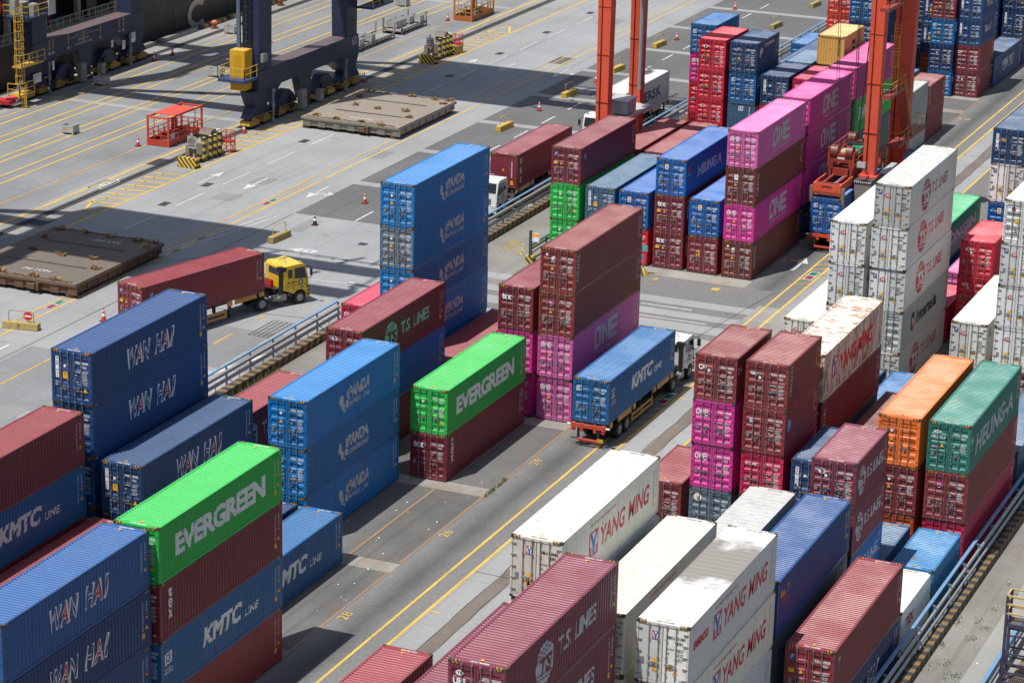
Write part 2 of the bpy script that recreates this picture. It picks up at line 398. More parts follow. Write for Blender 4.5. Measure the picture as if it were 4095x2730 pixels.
def arrow(x, y0, y1, d=1, w=.16, hw=.48):
    if d > 0: y.quad((x-w/2,y0,Z),(x+w/2,y0,Z),(x+w/2,y1-1.6,Z),(x-w/2,y1-1.6,Z)); y.add([(x-hw,y1-1.7,Z),(x+hw,y1-1.7,Z),(x,y1,Z)], [(0,1,2)])
    else: y.quad((x-w/2,y0+1.6,Z),(x+w/2,y0+1.6,Z),(x+w/2,y1,Z),(x-w/2,y1,Z)); y.add([(x+hw,y0+1.7,Z),(x-hw,y0+1.7,Z),(x,y0,Z)], [(0,1,2)])
for x, d in ((-49.0, 1), (-44.65, -1), (-38.65, -1)):
    for base in (55.9, 110.5): arrow(x, base, base+4.5, d)
for base in (55.9, 110.5): slant(y, -38.65, base+1.8, -37.6, base+2.0, .28); y.add([(-37.7,base+1.2,Z),(-37.0,base+2.0,Z),(-37.7,base+2.8,Z)], [(0,1,2)])
arrow(4.8, 54.2, 58.2, 1, .34, .62); pass
slant(y, -28.3, 40.35, -24.4, 41.2, .2); y.add([(-28.6,40.3,Z),(-27.0,40.0,Z),(-27.1,41.3,Z)], [(0,1,2)])
slant(y, -26.6, 37.6, -22.4, 38.3, .18); slant(y, -27.0, 34.6, -22.6, 35.2, .18)
y.add([(-24.2,34.6,Z),(-22.4,35.1,Z),(-24.3,35.5,Z)], [(0,1,2)])
slant(y, -33.2, 40.3, -29.8, 40.7, .2); vs, fs = fit(text2d('40', 2), 0, 2.4, 0, 1.1); y.add([(-32.6+u, 40.8+v+.12*u, Z) for u, v in vs], fs)
vs, fs = fit(text2d('62', 1), -.75, .75, -.4, .4); y.add([(-55.85-v, 51.9+u, Z) for u, v in vs], fs)
for s1, s2 in (((-1.7,-.7),(1.2,-.7)),((-1.7,.7),(1.2,.7)),((1.2,-.7),(2.0,0)),((2.0,0),(1.2,.7)),((-1.7,-.7),(-1.1,0)),((-1.1,0),(-1.7,.7))): slant(y, -55.85-s1[1], 51.9+s1[0], -55.85-s2[1], 51.9+s2[0], .16)
slant(y, -41.9, 30.5, -38.6, 50.0, .14); slant(y, -41.2, 30.5, -37.9, 50.0, .14)
y.quad((-23.4,10.8,Z),(-22.9,10.6,Z),(-21.0,17.5,Z),(-21.4,17.7,Z)); y.add([(-23.8,8.9,Z),(-22.2,9.0,Z),(-22.9,11.5,Z)], [(0,1,2)])
y.rect(6.28, 7.0, 19.6, 22.2, Z); y.rect(6.28, 7.0, 52.3, 54.6, Z); y.rect(-40.95, -40.45, 52.3, 54.6, Z); y.rect(-41.0, -40.5, 19.2, 21.4, Z)
struct('white_road_markings', y, WHT, fix=False)
for nm, col, off in (('crimson', (.30,.02,.06), 0), ('green', (.02,.22,.11), 1.1)):
    y = MB()
    for x0, x1, a in ((6.36, 6.92, 19.75), (6.36, 6.92, 52.45), (-40.9, -40.5, 52.4), (-40.95, -40.55, 19.3)): y.rect(x0, x1, a+off, a+off+.95, Z+.004)
    struct('%s_road_marking' % nm, y, marking('%s_road_paint' % nm, col, .6), fix=False)
# ---- drain grates, manholes, crack lines
y = MB()
for a in (48.0, 55.2, 73.2, 88.5, 105.2, 118, 131, 144, 28, 10): y.rect(-48.45, -47.75, a, a+1.3, Z)
for px, py in ((-54.9, 38.0), (-56.4, 59.6)): y.rect(px, px+1.6, py, py+2.4, Z)
for px, py in ((-28.4, 45), (14.8, -4)): y.rect(px, px+.7, py, py+.7, Z)
struct('drain_grates', y, plain('cast_iron', (.055,.055,.057), .6, .2, .4), fix=False)
y = MB()
for i in range(6): y.rect(-24.8+.38*i, -24.74+.38*i, 20.4, 24.2, Z)
for i in range(9): y.rect(-24.8, -22.9, 20.4+.475*i, 20.45+.475*i, Z)
for base in (8.85, 9.75):
    px = base; py = -120.0
    while py < 260:
        ny = py+random.uniform(.6, 2.4); nx = base+random.uniform(-.09, .09); slant(y, px, py, nx, ny, random.uniform(.015, .05)); px, py = nx, ny
for py in range(-100, 250, 22): slant(y, 7.3, py, 10.8, py-.15, .04)
for x0, y0, x1, y1 in ((-42.4,29.5,-34.5,40),(-37.2,-60,-37.2,51),(-41.3,5,-37.3,5.3),(-37,24,-21,26),(-37,37,-21,38.2),(3.1,27,5.5,48)): slant(y, x0, y0, x1, y1, .05)
struct('ground_cracks', y, plain('crack_tar', (.03,.029,.028), .8), fix=False)
# ---- crane rails set in the quay
y = MB()
for x in (-55.0, -79.6):
    y.rect(x-.42, x+.42, -200, 500, -.024, 1)
    y.box(x-.06, x+.06, -200, 500, -.04, .03, 0); y.box(x+.30, x+.40, -200, 500, -.04, -.005, 0); y.box(x-.40, x-.33, -200, 500, -.04, -.005, 0)
struct('crane_rails', y, [plain('rail_steel', (.03,.03,.032), .45, .5), ground('rail_bed', (.13,.127,.12), .4, .8, .6)])
# ------------------------------------------------------------------ shipping containers
W2 = 1.219; HC = 2.896; ST = 2.591
CO = {  # linear paint colour, grime, rust, word used in labels
 'wh':  ((.009,.060,.195), .30, .10, 'navy blue'),      'whf': ((.022,.100,.29), .35, .22, 'faded navy blue'),
 'wh2': ((.010,.072,.235), .35, .20, 'worn navy blue'),  'nav': ((.007,.036,.135), .35, .15, 'dark navy'),
 'pan': ((.004,.165,.44), .25, .10, 'bright blue'),     'pgr': ((.19,.225,.27), .35, .10, 'faded grey-blue'),
 'kmt': ((.006,.125,.33), .30, .16, 'medium blue'),     'hlb': ((.005,.112,.40), .25, .10, 'strong blue'),
 'rbl': ((.010,.20,.44), .45, .62, 'rusty blue'),       'sbl': ((.050,.135,.24), .5, .45, 'rusty slate-blue'),
 'dbl': ((.016,.060,.155), .40, .25, 'dusty dark blue'), 'tgy': ((.075,.115,.135), .4, .3, 'teal-grey'),
 'evg': ((.014,.47,.062), .18, .05, 'bright green'),    'gdj': ((.014,.33,.13), .22, .05, 'sea green'),
 'hgr': ((.022,.195,.145), .35, .25, 'dull teal-green'),'mar': ((.205,.022,.036), .28, .12, 'maroon'),
 'mr2': ((.235,.034,.034), .35, .22, 'red-brown'),      'mr3': ((.265,.034,.043), .30, .22, 'dusty maroon'),
 'mr4': ((.215,.034,.062), .30, .18, 'plum-maroon'),    'brn': ((.165,.033,.026), .30, .12, 'dark brown'),
 'org': ((.88,.175,.018), .20, .14, 'orange'),          'orr': ((.42,.075,.025), .35, .30, 'rusty orange-brown'),
 'one': ((.62,.030,.28), .18, .05, 'magenta'),          'onf': ((.62,.115,.35), .32, .16, 'faded pink'),
 'tsr': ((.64,.012,.038), .22, .06, 'red'),             'crm': ((.52,.014,.072), .25, .12, 'crimson'),
 'red': ((.68,.045,.018), .25, .15, 'scarlet'),         'moa': ((.105,.160,.215), .40, .35, 'grey-blue'),
 'tan': ((.56,.36,.095), .28, .14, 'tan yellow'),       'ref': ((.70,.70,.67), .26, .12, 'white'),
 'ry':  ((.70,.68,.60), .30, .25, 'rust-streaked white'), 'cre': ((.70,.67,.565), .38, .35, 'cream white'),
 'gry': ((.40,.42,.40), .25, .05, 'light grey'),        'rwh': ((.70,.64,.54), .3, .1, 'badly rusted white'), 'sot': ((.74,.73,.69), .15, .0, 'soot-stained white'),
 'grd': ((.53,.525,.49), .5, .2, 'dirty white'),
}
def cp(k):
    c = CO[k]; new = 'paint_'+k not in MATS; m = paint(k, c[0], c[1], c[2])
    if new and k in ('rwh', 'sot'):
        nt = m.node_tree; b = nt.nodes['Principled BSDF']; old = b.inputs['Base Color'].links[0].from_socket; v, rnd, obv = objvec(nt)
        if k == 'rwh':   # rust: fine speckle in bands across the roof, streaks down the sides
            n1 = noise(nt, v, 2.6, 12, .74, (.55, 1.5, .30)); n2 = noise(nt, v, .55, 4, .5, (.25, 1, .3))
            f = ramp(nt, math_(nt, 'ADD', n1, math_(nt, 'MULTIPLY', n2, .35)), .655, .745)
            c2 = mix(nt, noise(nt, v, 9, 4), (.17, .055, .020), (.38, .16, .06))
            ln(nt, mix(nt, math_(nt, 'MULTIPLY', f, .9), old, c2), b.inputs['Base Color'])
        else:            # soot spilt over the middle of the roof
            sx = nd(nt, 'ShaderNodeSeparateXYZ'); nt.links.new(obv, sx.inputs[0])
            d = math_(nt, 'ABSOLUTE', math_(nt, 'SUBTRACT', sx.outputs[1], 7.6)); d = math_(nt, 'ADD', d, math_(nt, 'MULTIPLY', noise(nt, obv, .8, 7, .62), 5.5))
            top = math_(nt, 'GREATER_THAN', sx.outputs[2], 2.86)
            f = math_(nt, 'MULTIPLY', ramp(nt, d, 4.6, 6.0, .85, 0), top)
            ln(nt, mix(nt, f, old, (.20, .175, .145)), b.inputs['Base Color'])
    return m
CAST = paint('casting', (.075,.055,.042), .5, .6, .7)
GALV = plain('galvanised_steel', (.21,.215,.215), .45, .35, .25)
GASK = plain('rubber_gasket', (.012,.012,.013), .7)
HWR = plain('reefer_hardware', (.30,.305,.31), .45, .3, .2)
HOLE = plain('casting_hole', (.004,.004,.004), .9)
HAZ = striped('hazard_tape', (.012,.012,.012), (.55,.30,.03), (1,0,.8), .16, .5, .2)
INK = {'w': plain('ink_white', (.78,.78,.77), .5, 0, .10), 'k': plain('ink_black', (.015,.015,.016), .5),
       'y': plain('ink_yellow', (.80,.42,.02), .5, 0, .1), 'r': plain('ink_red', (.55,.02,.035), .5, 0, .12), 'b': plain('ink_blue', (.02,.12,.42), .5),
       'g': plain('ink_grey', (.20,.205,.205), .5, 0, .2), 'lg': plain('ink_light_grey', (.50,.51,.52), .5, 0, .15), 'mg': plain('ink_magenta', (.55,.01,.16), .5),
       'c': plain('ink_sky', (.22,.52,.75), .5), 'p': plain('ink_pale_green', (.36,.55,.47), .5, 0, .1), 'o': plain('ink_orange', (.85,.28,.02), .5),
       'n': plain('ink_navy', (.02,.03,.10), .5), 'gn': plain('ink_green', (.02,.33,.10), .5), 'dr': plain('ink_dark_red', (.30,.012,.045), .5, 0, .12)}
for q_ in ('w', 'lg', 'p', 'r', 'dr', 'k'): chipped(INK[q_])
PD = .278
def folds(L, kind):
    """breakpoints (y, depth) of the corrugated long side"""
    a, d = (.036, PD) if kind != 'reefer' else (.010, .42)
    if kind == 'reefer': seq = ((0,0),(.30,0),(.32,1),(.40,1),(.42,0))
    else: seq = ((0,0),(.070,0),(.139,1),(.209,1),(.278,0))
    out = [(.13, 0)]; y = .18
    while y+d < L-.16:
        for t, k in seq[:-1]: out.append((y+t, k*a))
        y += d
    out += [(y, 0), (L-.13, 0)]
    return out
FOLD = {}
def getf(L, kind):
    k = (L, kind)
    if k not in FOLD: FOLD[k] = folds(L, kind)
    return FOLD[k]
def depth(fl, u):
    for (a, da), (b, db) in zip(fl, fl[1:]):
        if a <= u <= b: return da if b == a else da+(db-da)*(u-a)/(b-a)
    return 0
CM = {}
def body_mesh(L, H, kind):
    k = ('body', L, H, kind)
    if k in CM: return CM[k]
    b = MB(); fl = getf(L, kind)
    for sg in (1, -1):
        vs = []; fs = []
        for y, d in fl: vs += [(sg*(1.204-d), y, .13), (sg*(1.204-d), y, H-.07)]
        n = len(fl)
        for i in range(n-1): fs.append((2*i, 2*i+2, 2*i+3, 2*i+1))
        b.add(vs, fs)
    pr, dp = (.235, .034) if kind != 'reefer' else (.46, .012)
    ys = [(.06, 0), (.30, 0)]; y = .30
    while y+pr < L-.30:
        if kind == 'reefer': ys += [(y+.36, dp*0), (y+.38, -dp), (y+.43, -dp), (y+.45, 0)]
        else: ys += [(y+.035, dp), (y+.150, dp), (y+.185, 0), (y+pr, 0)]
        y += pr
    ys += [(L-.06, 0)]
    vs = []; fs = []
    for y, d in ys: vs += [(-1.10, y, H-.010-d), (1.10, y, H-.010-d)]
    for i in range(len(ys)-1): fs.append((2*i, 2*i+1, 2*i+3, 2*i+2))
    b.add(vs, fs)
    for sg in (1, -1): b.rect(*sorted((sg*1.10, sg*1.19)), .06, L-.06, H-.010)
    vs = []; fs = []; xs = [(-1.12, 0)]; x = -1.05
    while x+.25 < 1.08:
        xs += [(x, 0), (x+.07, .036), (x+.14, .036), (x+.21, 0)]; x += .25
    xs += [(1.12, 0)]
    for x, d in xs: vs += [(x, L-.03-d, .13), (x, L-.03-d, H-.09)]
    for i in range(len(xs)-1): fs.append((2*i, 2*i+1, 2*i+3, 2*i+2))
    b.add(vs, fs)
    b.box(-1.17, 1.17, .1, L-.1, .05, .125)
    me = b.mesh('container_body', fix=False); CM[k] = me
    return me
def frame_mesh(L, H, kind):
    k = ('frame', L, H, kind)
    if k in CM: return CM[k]
    b = MB()
    for sg in (1, -1):
        x0, x1 = sorted((sg*1.125, sg*1.216))
        for y0, y1 in ((.001, .14), (L-.14, L-.001)): b.box(x0, x1, y0, y1, .10, H-.10)
        a0, a1 = sorted((sg*1.155, sg*1.2155)); b.box(a0, a1, .14, L-.14, H-.072, H-.006)
        a0, a1 = sorted((sg*1.145, sg*1.2145)); b.box(a0, a1, .14, L-.14, .03, .16)
    for y0, y1 in ((.004, .10), (L-.10, L-.004)):
        b.box(-1.125, 1.125, y0, y1, H-.135, H-.007); b.box(-1.125, 1.125, y0, y1, .03, .155)
    for sg in (1, -1):
        for y0, y1, yo in ((-.004, .178, -.006), (L-.178, L+.004, L+.006)):
            for z0, z1 in ((0, .118), (H-.118, H)):
                x0, x1 = sorted((sg*1.06, sg*1.2195)); b.box(x0, x1, y0, y1, z0, z1, 1)
                xo = sg*1.2215; ym = (y0+y1)/2; zm = (z0+z1)/2; xm = (x0+x1)/2
                b.add([(xo,ym-.035,zm-.03),(xo,ym+.035,zm-.03),(xo,ym+.035,zm+.03),(xo,ym-.035,zm+.03)], [(0,1,2,3)], 2)
                b.add([(xm-.035,yo,zm-.03),(xm+.035,yo,zm-.03),(xm+.035,yo,zm+.03),(xm-.035,yo,zm+.03)], [(0,1,2,3)], 2)
                if z0 > 1: b.rect(xm-.04, xm+.04, ym-.05, ym+.05, H+.002, 2)
    if H > 2.7 and L > 7:
        for sg in (1, -1):
            x0, x1 = sorted((sg*.76, sg*1.05))
            for yy, yt0, yt1 in ((.001, .02, .13), (L-.001, L-.13, L-.02)):
                b.add([(x0,yy,H-.125),(x1,yy,H-.125),(x1,yy,H-.02),(x0,yy,H-.02)], [(0,1,2,3)], 3)
                b.rect(x0, x1, yt0, yt1, H-.003, 3)
            xo = sg*1.218
            for ya, yb in ((.18, .48), (L-.48, L-.18)):
                b.add([(xo,ya,H-.07),(xo,yb,H-.07),(xo,yb,H-.01),(xo,ya,H-.01)], [(0,1,2,3)], 3)
    me = b.mesh('corner_frame', fix=False)
    bm = bmesh.new(); bm.from_mesh(me); bmesh.ops.recalc_face_normals(bm, faces=bm.faces); bm.to_mesh(me); bm.free()
    CM[k] = me; return me
def door_mesh(H, kind, sg):
    k = ('door', H, kind, sg)
    if k in CM: return CM[k]
    b = MB(); x0, x1 = (.012, 1.118); zb, zt = .165, H-.142; yo = .030
    X0, X1 = sorted((sg*x0, sg*x1))
    def strip(pts, xa, xb):
        vs = []; fs = []
        for y, z in pts: vs += [(xa, y, z), (xb, y, z)]
        for i in range(len(pts)-1): fs.append((2*i, 2*i+1, 2*i+3, 2*i+2))
        b.add(vs, fs)
    if kind == 'reefer':
        b.box(X0, X1, yo, yo+.07, zb, zt)
        for i in range(5):
            z = zb+.22+(zt-zb-.44)*i/4
            h0, h1 = sorted((sg*.95, sg*1.19)); b.box(h0, h1, -.012, yo+.002, z-.035, z+.035, 2)
    else:
        n = {'dry': 5, 'wide': 3, 'std': 5}[kind]
        e = .09; zz = zb+.10; zend = zt-.10
        pts = [(yo+.002, zb)]
        gap = (zend-zz)/n
        for i in range(n):
            a = zz+gap*i; q = gap*(.30 if n == 5 else .20)
            if n == 5 and i == 4: q = gap*.20
            pts += [(yo, a+.01), (yo+.042, a+.065), (yo+.042, a+gap-q-.055), (yo, a+gap-q)]
        pts += [(yo, zt)]
        strip(pts, X0+e, X1-e)
        b.box(X0, X0+e, yo-.012, yo+.05, zb, zt); b.box(X1-e, X1, yo-.012, yo+.05, zb, zt)
        b.box(X0+e, X1-e, yo-.012, yo+.02, zb, zb+.07); b.box(X0+e, X1-e, yo-.012, yo+.02, zt-.07, zt)
        b.rect(X0+.01, X1-.01, yo+.06, yo+.061, (zb+zt)/2)
        for i in range(4):
            z = zb+.25+(zt-zb-.5)*i/3
            h0, h1 = sorted((sg*1.06, sg*1.20)); b.box(h0, h1, -.014, .02, z-.045, z+.045)
    g0, g1 = sorted((sg*.0, sg*.014)); b.box(g0, g1, yo-.004, yo+.03, zb, zt, 1)
    g0, g1 = sorted((sg*1.118, sg*1.128)); b.box(g0, g1, .006, yo+.03, zb, zt, 1)
    b.box(X0, X1, .008, yo+.03, zt, zt+.01, 1); b.box(X0, X1, .008, yo+.03, zb-.012, zb, 1)
    me = b.mesh('door'); CM[k] = me; return me
def rod_mesh(H, kind, sg, inner):
    k = ('rod', H, kind, sg, inner)
    if k in CM: return CM[k]
    b = MB(); y = -.022; r = .021
    b.cyl((0, y, .06), (0, y, H-.05), r, 8)
    for z in (.10, H-.10): b.box(-.045, .045, -.05, .012, z-.045, z+.045)
    for z in (.55, 1.3, H-.75): b.box(-.05, .05, -.045, .02, z-.028, z+.028)
    s = sg*(1 if inner else -1)
    zh = 1.02 if (kind != 'wide') else (.92 if inner else .78)
    if kind == 'std': zh = 1.05 if inner else .9
    b.box(*sorted((0, s*.33)), -.058, -.036, zh-.018, zh+.018)
    b.box(-.05, .05, -.062, .0, zh-.06, zh+.03); b.box(*sorted((s*.22, s*.30)), -.062, .012, zh-.05, zh+.05)
    me = b.mesh('locking_rod'); CM[k] = me; return me

def flat_mesh(name, layers, fn):
    """layers: (text2d, ink, lift); fn(u, v, lift) -> xyz"""
    b = MB(); keys = []
    for (vs, fs), ink, lift in layers:
        if not vs: continue
        if ink not in keys: keys.append(ink)
        b.add([fn(u, v, lift) for u, v in vs], fs, keys.index(ink))
    if not b.v: return None, []
    return b.mesh(name, fix=False), keys
def ink(k, paintmat): return paintmat if k == '_' else INK[k]
def place_mark(name, me, keys, parent, pm):
    for k in keys: me.materials.append(ink(k, pm))
    return link(name, me, parent)
def conform(layers, L, kind, sgn, rev):
    """cut lettering at every fold of the side wall and press it onto the corrugation"""
    fl = getf(L, kind); b = MB(); keys = []
    for (vs, fs), k, lift in layers:
        if not vs: continue
        if k not in keys: keys.append(k)
        bm = bmesh.new(); bv = [bm.verts.new((u, v, 0)) for u, v in vs]
        for f in fs:
            try: bm.faces.new([bv[i] for i in f])
            except ValueError: pass
        lo = min(u for u, v in vs); hi = max(u for u, v in vs)
        for y, d in fl:
            uu = L-y if rev else y
            if lo < uu < hi:
                bmesh.ops.bisect_plane(bm, geom=bm.verts[:]+bm.edges[:]+bm.faces[:], plane_co=(uu,0,0), plane_no=(1,0,0), dist=1e-5)
        bm.verts.index_update(); out = []
        for v in bm.verts:
            y = L-v.co.x if rev else v.co.x
            out.append((sgn*(1.204-depth(fl, y)+.005+.003*lift), y, v.co.y))
        b.add(out, [[v.index for v in f.verts] for f in bm.faces], keys.index(k)); bm.free()
    return b.mesh('side_lettering', fix=False), keys

# ---- livery of the long sides: u runs from the end nearest the viewer, v up
def globe(u, v, ru, rv, k, under='_'):
    ls = [(disc(u, v, ru, rv, 28), k, 0)]
    for dy in (.55, .78): ls.append((pol((u-ru*.95, v+rv*(dy-.30)), (u+ru*.75, v+rv*(dy+.10)), (u+ru*.75, v+rv*(dy+.17)), (u-ru*.95, v+rv*(dy-.22))), under, 1))
    for dy in (-.62, -.82): ls.append((pol((u-ru*.80, v+rv*(dy+.22)), (u+ru*.9, v+rv*dy), (u+ru*.9, v+rv*(dy+.06)), (u-ru*.80, v+rv*(dy+.28))), under, 1))
    ls.append((fit(text2d('TS', 2, .12), u-ru*.62, u+ru*.80, v-rv*.52, v+rv*.34), under, 2))
    return ls
def ymlogo(u, v, s, h):
    return [(rc(u, u+s, v, v+h), 'r', 0), (rc(u+s*.10, u+s*.90, v+h*.08, v+h*.92), 'w', 1),
            (pol((u+s*.10, v+h*.92), (u+s*.30, v+h*.92), (u+s*.62, v+h*.45), (u+s*.62, v+h*.08), (u+s*.38, v+h*.08), (u+s*.38, v+h*.42)), 'b', 2),
            (pol((u+s*.55, v+h*.60), (u+s*.70, v+h*.92), (u+s*.90, v+h*.92), (u+s*.62, v+h*.45)), 'b', 2),
            (rc(u+s*.12, u+s*.26, v+h*.08, v+h*.40), 'r', 2), (rc(u+s*.74, u+s*.88, v+h*.08, v+h*.40), 'r', 2)]
def klogo(u, v, s, ink1='w', ink2='_'):
    return [(pol((u, v), (u+s, v+s*.1), (u+s, v+s*1.05), (u, v+s*.95)), ink1, 0),
            (pol((u+s*.15, v+s*.18), (u+s*.85, v+s*.25), (u+s*.85, v+s*.9), (u+s*.15, v+s*.82)), ink2, 1),
            (fit(text2d('K', 2), u+s*.30, u+s*.72, v+s*.32, v+s*.76), ink1, 2)]
def one_word(u0, u1, v0, v1, k):
    w_ = (u1-u0); t = (v1-v0)*.20; tw = w_*.07; ls = []
    a, b = u0, u0+w_*.30
    ls += [rc(a, a+tw, v0, v1-t*.9), rc(b-tw, b, v0+t*.7, v1), rc(a+tw, b-tw, v0, v0+t), rc(a+tw, b-tw, v1-t, v1)]
    a, b = u0+w_*.35, u0+w_*.65
    ls += [rc(a, a+tw, v0, v1), rc(b-tw, b, v0, v1), pol((a, v1), (a+tw, v1), (b, v0), (b-tw, v0))]
    a, b = u0+w_*.70, u1
    ls += [rc(a, a+tw, v0, v1), rc(a+tw, b, v0, v0+t), rc(a+tw, b, v1-t, v1), rc(a+tw, b, (v0+v1-t)/2, (v0+v1+t)/2)]
    return [(p, k, 0) for p in ls]
def side_livery(code, L, H):
    T = text2d
    if code == 'evg': return [(fit(T('EVERGREEN', 2, 0, -.06), 1.55, 10.45, .95, 2.10), 'w', 0)]
    if code == 'wh':
        u0, u1, v0, v1 = (3.75, 8.75, 1.05, 2.05) if L > 7 else (1.6, 4.4, 1.15, 1.80)
        ls = []
        for ch, a, b in (('W',0,.17),('A',.16,.28),('N',.30,.44),('H',.57,.71),('A',.715,.845),('I',.89,.96)):
            p, q = u0+(u1-u0)*a, u0+(u1-u0)*b; e = (v1-v0)*.07
            ls.append((fit(T(ch, 2, .25), p-e*1.2, q+e*1.2, v0-e, v1+e), 'w', 0))
            ls.append((fit(T(ch, 0, .25), p+e*.4, q-e*.4, v0+e*.2, v1-e*.2), 'r' if ch == 'A' else '_', 1))
        return ls
    if code == 'pan':
        ls = [(fit(T('PANDA', 2, .18), 5.3, 8.05, 1.42, 2.15), 'lg', 0), (fit(T('EXPRESS LINE', 1, .18), 5.2, 8.05, .95, 1.25), 'lg', 0)]
        for a, b, c, d in ((4.35,1.60,.26,.34),(5.25,1.75,.22,.30),(4.60,1.15,.20,.26),(5.10,1.20,.18,.26),(4.86,.86,.12,.12)): ls.append((disc(a, b, c, d, 9), 'lg', 0))
        return ls
    if code in ('ts', 'tsp', 'tsr', 'tsd'):
        k = {'ts': 'lg', 'tsp': 'p', 'tsr': 'r', 'tsd': 'dr'}[code]
        if L > 7:
            g = globe(4.15, 1.45, .95, .92, k) if code in ('ts', 'tsp') else globe(4.1, 1.45, 1.15, 1.10, k)
            return g+[(fit(T('T.S. LINES', 1, .06), 5.6, 9.8, 1.15, 1.95), k, 0)]
        return globe(1.35, 1.35, .62, .80, k)+[(fit(T('T.S. LINES', 1, .06), 2.2, 5.3, 1.1, 1.75), k, 0)]
    if code in ('one', 'oneg'):
        k = 'lg'
        return one_word(3.95, 8.1, .92, 2.42, k)+[(fit(T('OCEAN NETWORK EXPRESS'), 3.95, 8.0, .52, .72), k, 0)]
    if code == 'kmt':
        return [(fit(T('KMTC', 2, .20), 4.05, 8.0, 1.05, 2.05), 'w', 0), (fit(T('LINE', 1, .2), 8.25, 9.7, 1.05, 1.45), 'w', 0)]+klogo(.45, 1.55, .62)+[(fit(T('www.kmtc.co', 1), .42, 1.2, 1.30, 1.42), 'w', 0), (fit(T('SINCE 1954', 1), .42, 1.2, 1.10, 1.24), 'w', 0)]
    if code == 'hga': return [(fit(T('HEUNG-A', 1, .05), 1.55, 10.6, .72, 1.95), 'lg', 0), (pol((.35,1.9),(.6,1.55),(.85,1.9),(.6,2.25)), 'lg', 0), (fit(T('HEUNG-A', 1), .33, .9, 1.30, 1.42), 'lg', 0)]
    if code == 'hgb': return [(fit(T('HEUNG A', 2, .05), 2.87, 8.5, .95, 1.85), 'lg', 0), (disc(.85, 2.0, .25, .25, 14), 'r', 0), (fit(T('SM', 1), .6, 1.1, 1.45, 1.65), 'lg', 0)]
    if code == 'ym':
        return ymlogo(3.35, .95, 1.10, 1.20)+[(fit(T('YANG', 1, .16), 4.75, 7.85, 1.05, 2.0), 'r', 0), (fit(T('MING', 1, .16), 8.25, 11.0, 1.05, 2.0), 'r', 0), (fit(T('www.yangming.com', 0, .2), 3.5, 6.6, 2.34, 2.56), 'r', 0)]
    if code == 'yms': return side_livery('ym', L, H)+[(fit(T('seaco', 2), .7, 2.7, 1.55, 1.98), 'r', 0)]
    if code == 'ymr':
        return ymlogo(1.9, 1.0, .95, 1.2)+[(fit(T('YANG MING', 2, .05), 3.3, 10.2, .95, 2.0), 'r', 0), (fit(T('www.yml.com'), 2.6, 5.2, 2.3, 2.5), 'r', 0)]
    if code == 'int': return [(disc(2.9, 1.5, .55, .75, 6), 'k', 0), (disc(3.0, 1.3, .42, .42, 6), 'r', 1), (disc(2.95, 1.5, .24, .30, 6), '_', 2), (fit(T('Interasia', 2), 3.9, 9.2, 1.05, 2.05), 'k', 0)]
    if code == 'mae': return [(fit(T('MAERSK', 2, 0, .06), 2.5, 9.95, .95, 1.95), 'n', 0)]
    if code == 'ues': return [(fit(T(c, 2), .75, 1.15, z, z+.52), 'lg', 0) for c, z in (('U', 1.95), ('E', 1.15), ('S', .35))]
    if code == 'tex': return [(fit(T(c, 1), .75, 1.15, z, z+.5), 'w', 0) for c, z in (('t', 2.05), ('e', 1.5), ('x', .95))]
    if code == 'tri': return [(fit(rot90(T('TRITON', 1, 0, .10)), .42, .78, .75, 2.5), 'lg', 0)]
    if code == 'flo': return [(rc(.75, 1.15, 1.85, 2.40), 'b', 0), (pol((.80,2.0),(.95,2.33),(1.10,2.33),(1.10,2.25),(.98,2.2),(1.08,2.16),(.96,2.1)), 'y', 1)]
    if code == 'din': return [(fit(T('DONGJIN', 1), 1.2, 10.8, .85, 2.0), 'lg', 0)]
    if code == 'sin': return [(fit(T('SINOKOR', 1), 1.2, 11.2, .85, 2.0), 'w', 0)]
    if code == 'msc': return [(fit(T('M', 2), 2.5, 3.5, 1.45, 2.0), 'k', 0), (fit(T('SC', 2), 2.55, 3.45, .75, 1.3), 'k', 0), (fit(rot90(T('MEDITERRANEAN')), .45, .60, .5, 2.1), 'k', 0)]
    if code == 'dro': return [(fit(T('CRONOS', 1), 2.0, 4.6, 1.95, 2.25), 'w', 0), (disc(1.2, 1.75, .35, .30, 9), 'w', 0), (disc(.95, 1.45, .2, .22, 8), 'w', 0)]
    if code == 'kk': return klogo(.5, 1.3, .9)
    if code == 'oup': return [(pol((.62+.34*i, 1.85), (.78+.34*i, 1.85), (.90+.34*i, 2.3), (.76+.34*i, 2.22)), 'o', 0) for i in range(4)]+[(fit(T('cosmo', 1), .75, 2.1, 1.45, 1.65), 'r', 0)]
    if code == 'cap': return [(fit(T('capital', 1), .9, 3.2, 1.5, 1.9), 'n', 0)]
    if code == 'txr': return [(fit(T('TEX', 2), 1.0, 2.6, 1.3, 1.9), 'r', 0)]
    if code == 'bea': return [(disc(.75, 1.6, .28, .34, 14), 'c', 0)]
    if code == 'caw': return [(fit(T('CAI', 2), .4, 1.0, 1.6, 2.0), 'lg', 0)]
    if code == 'hh': return [(fit(T('HH', 1), 9.0, 11.0, 1.2, 1.9), 'lg', 0)]
    return []
def rear_marks(L, H, num, light='w'):
    """numbers, height sticker and warning triangle near the far end of a long side"""
    t = L-.55
    ls = [(fit(rot90(text2d(num)), t-.17, t-.10, .95, H-.45), light, 0), (fit(rot90(text2d('45G1' if H > 2.7 else '22G1')), t+.16, t+.22, 1.75, H-.45), light, 0),
          (tri(t+.18, .98, .20), 'y', 0), (rc(t+.13, t+.24, 1.52, 1.64), 'o', 0)]
    if H > 2.7 and num[-1] in '13579': ls.append((rc(t-.26, t-.04, .60, .86), 'y', 0))
    return ls
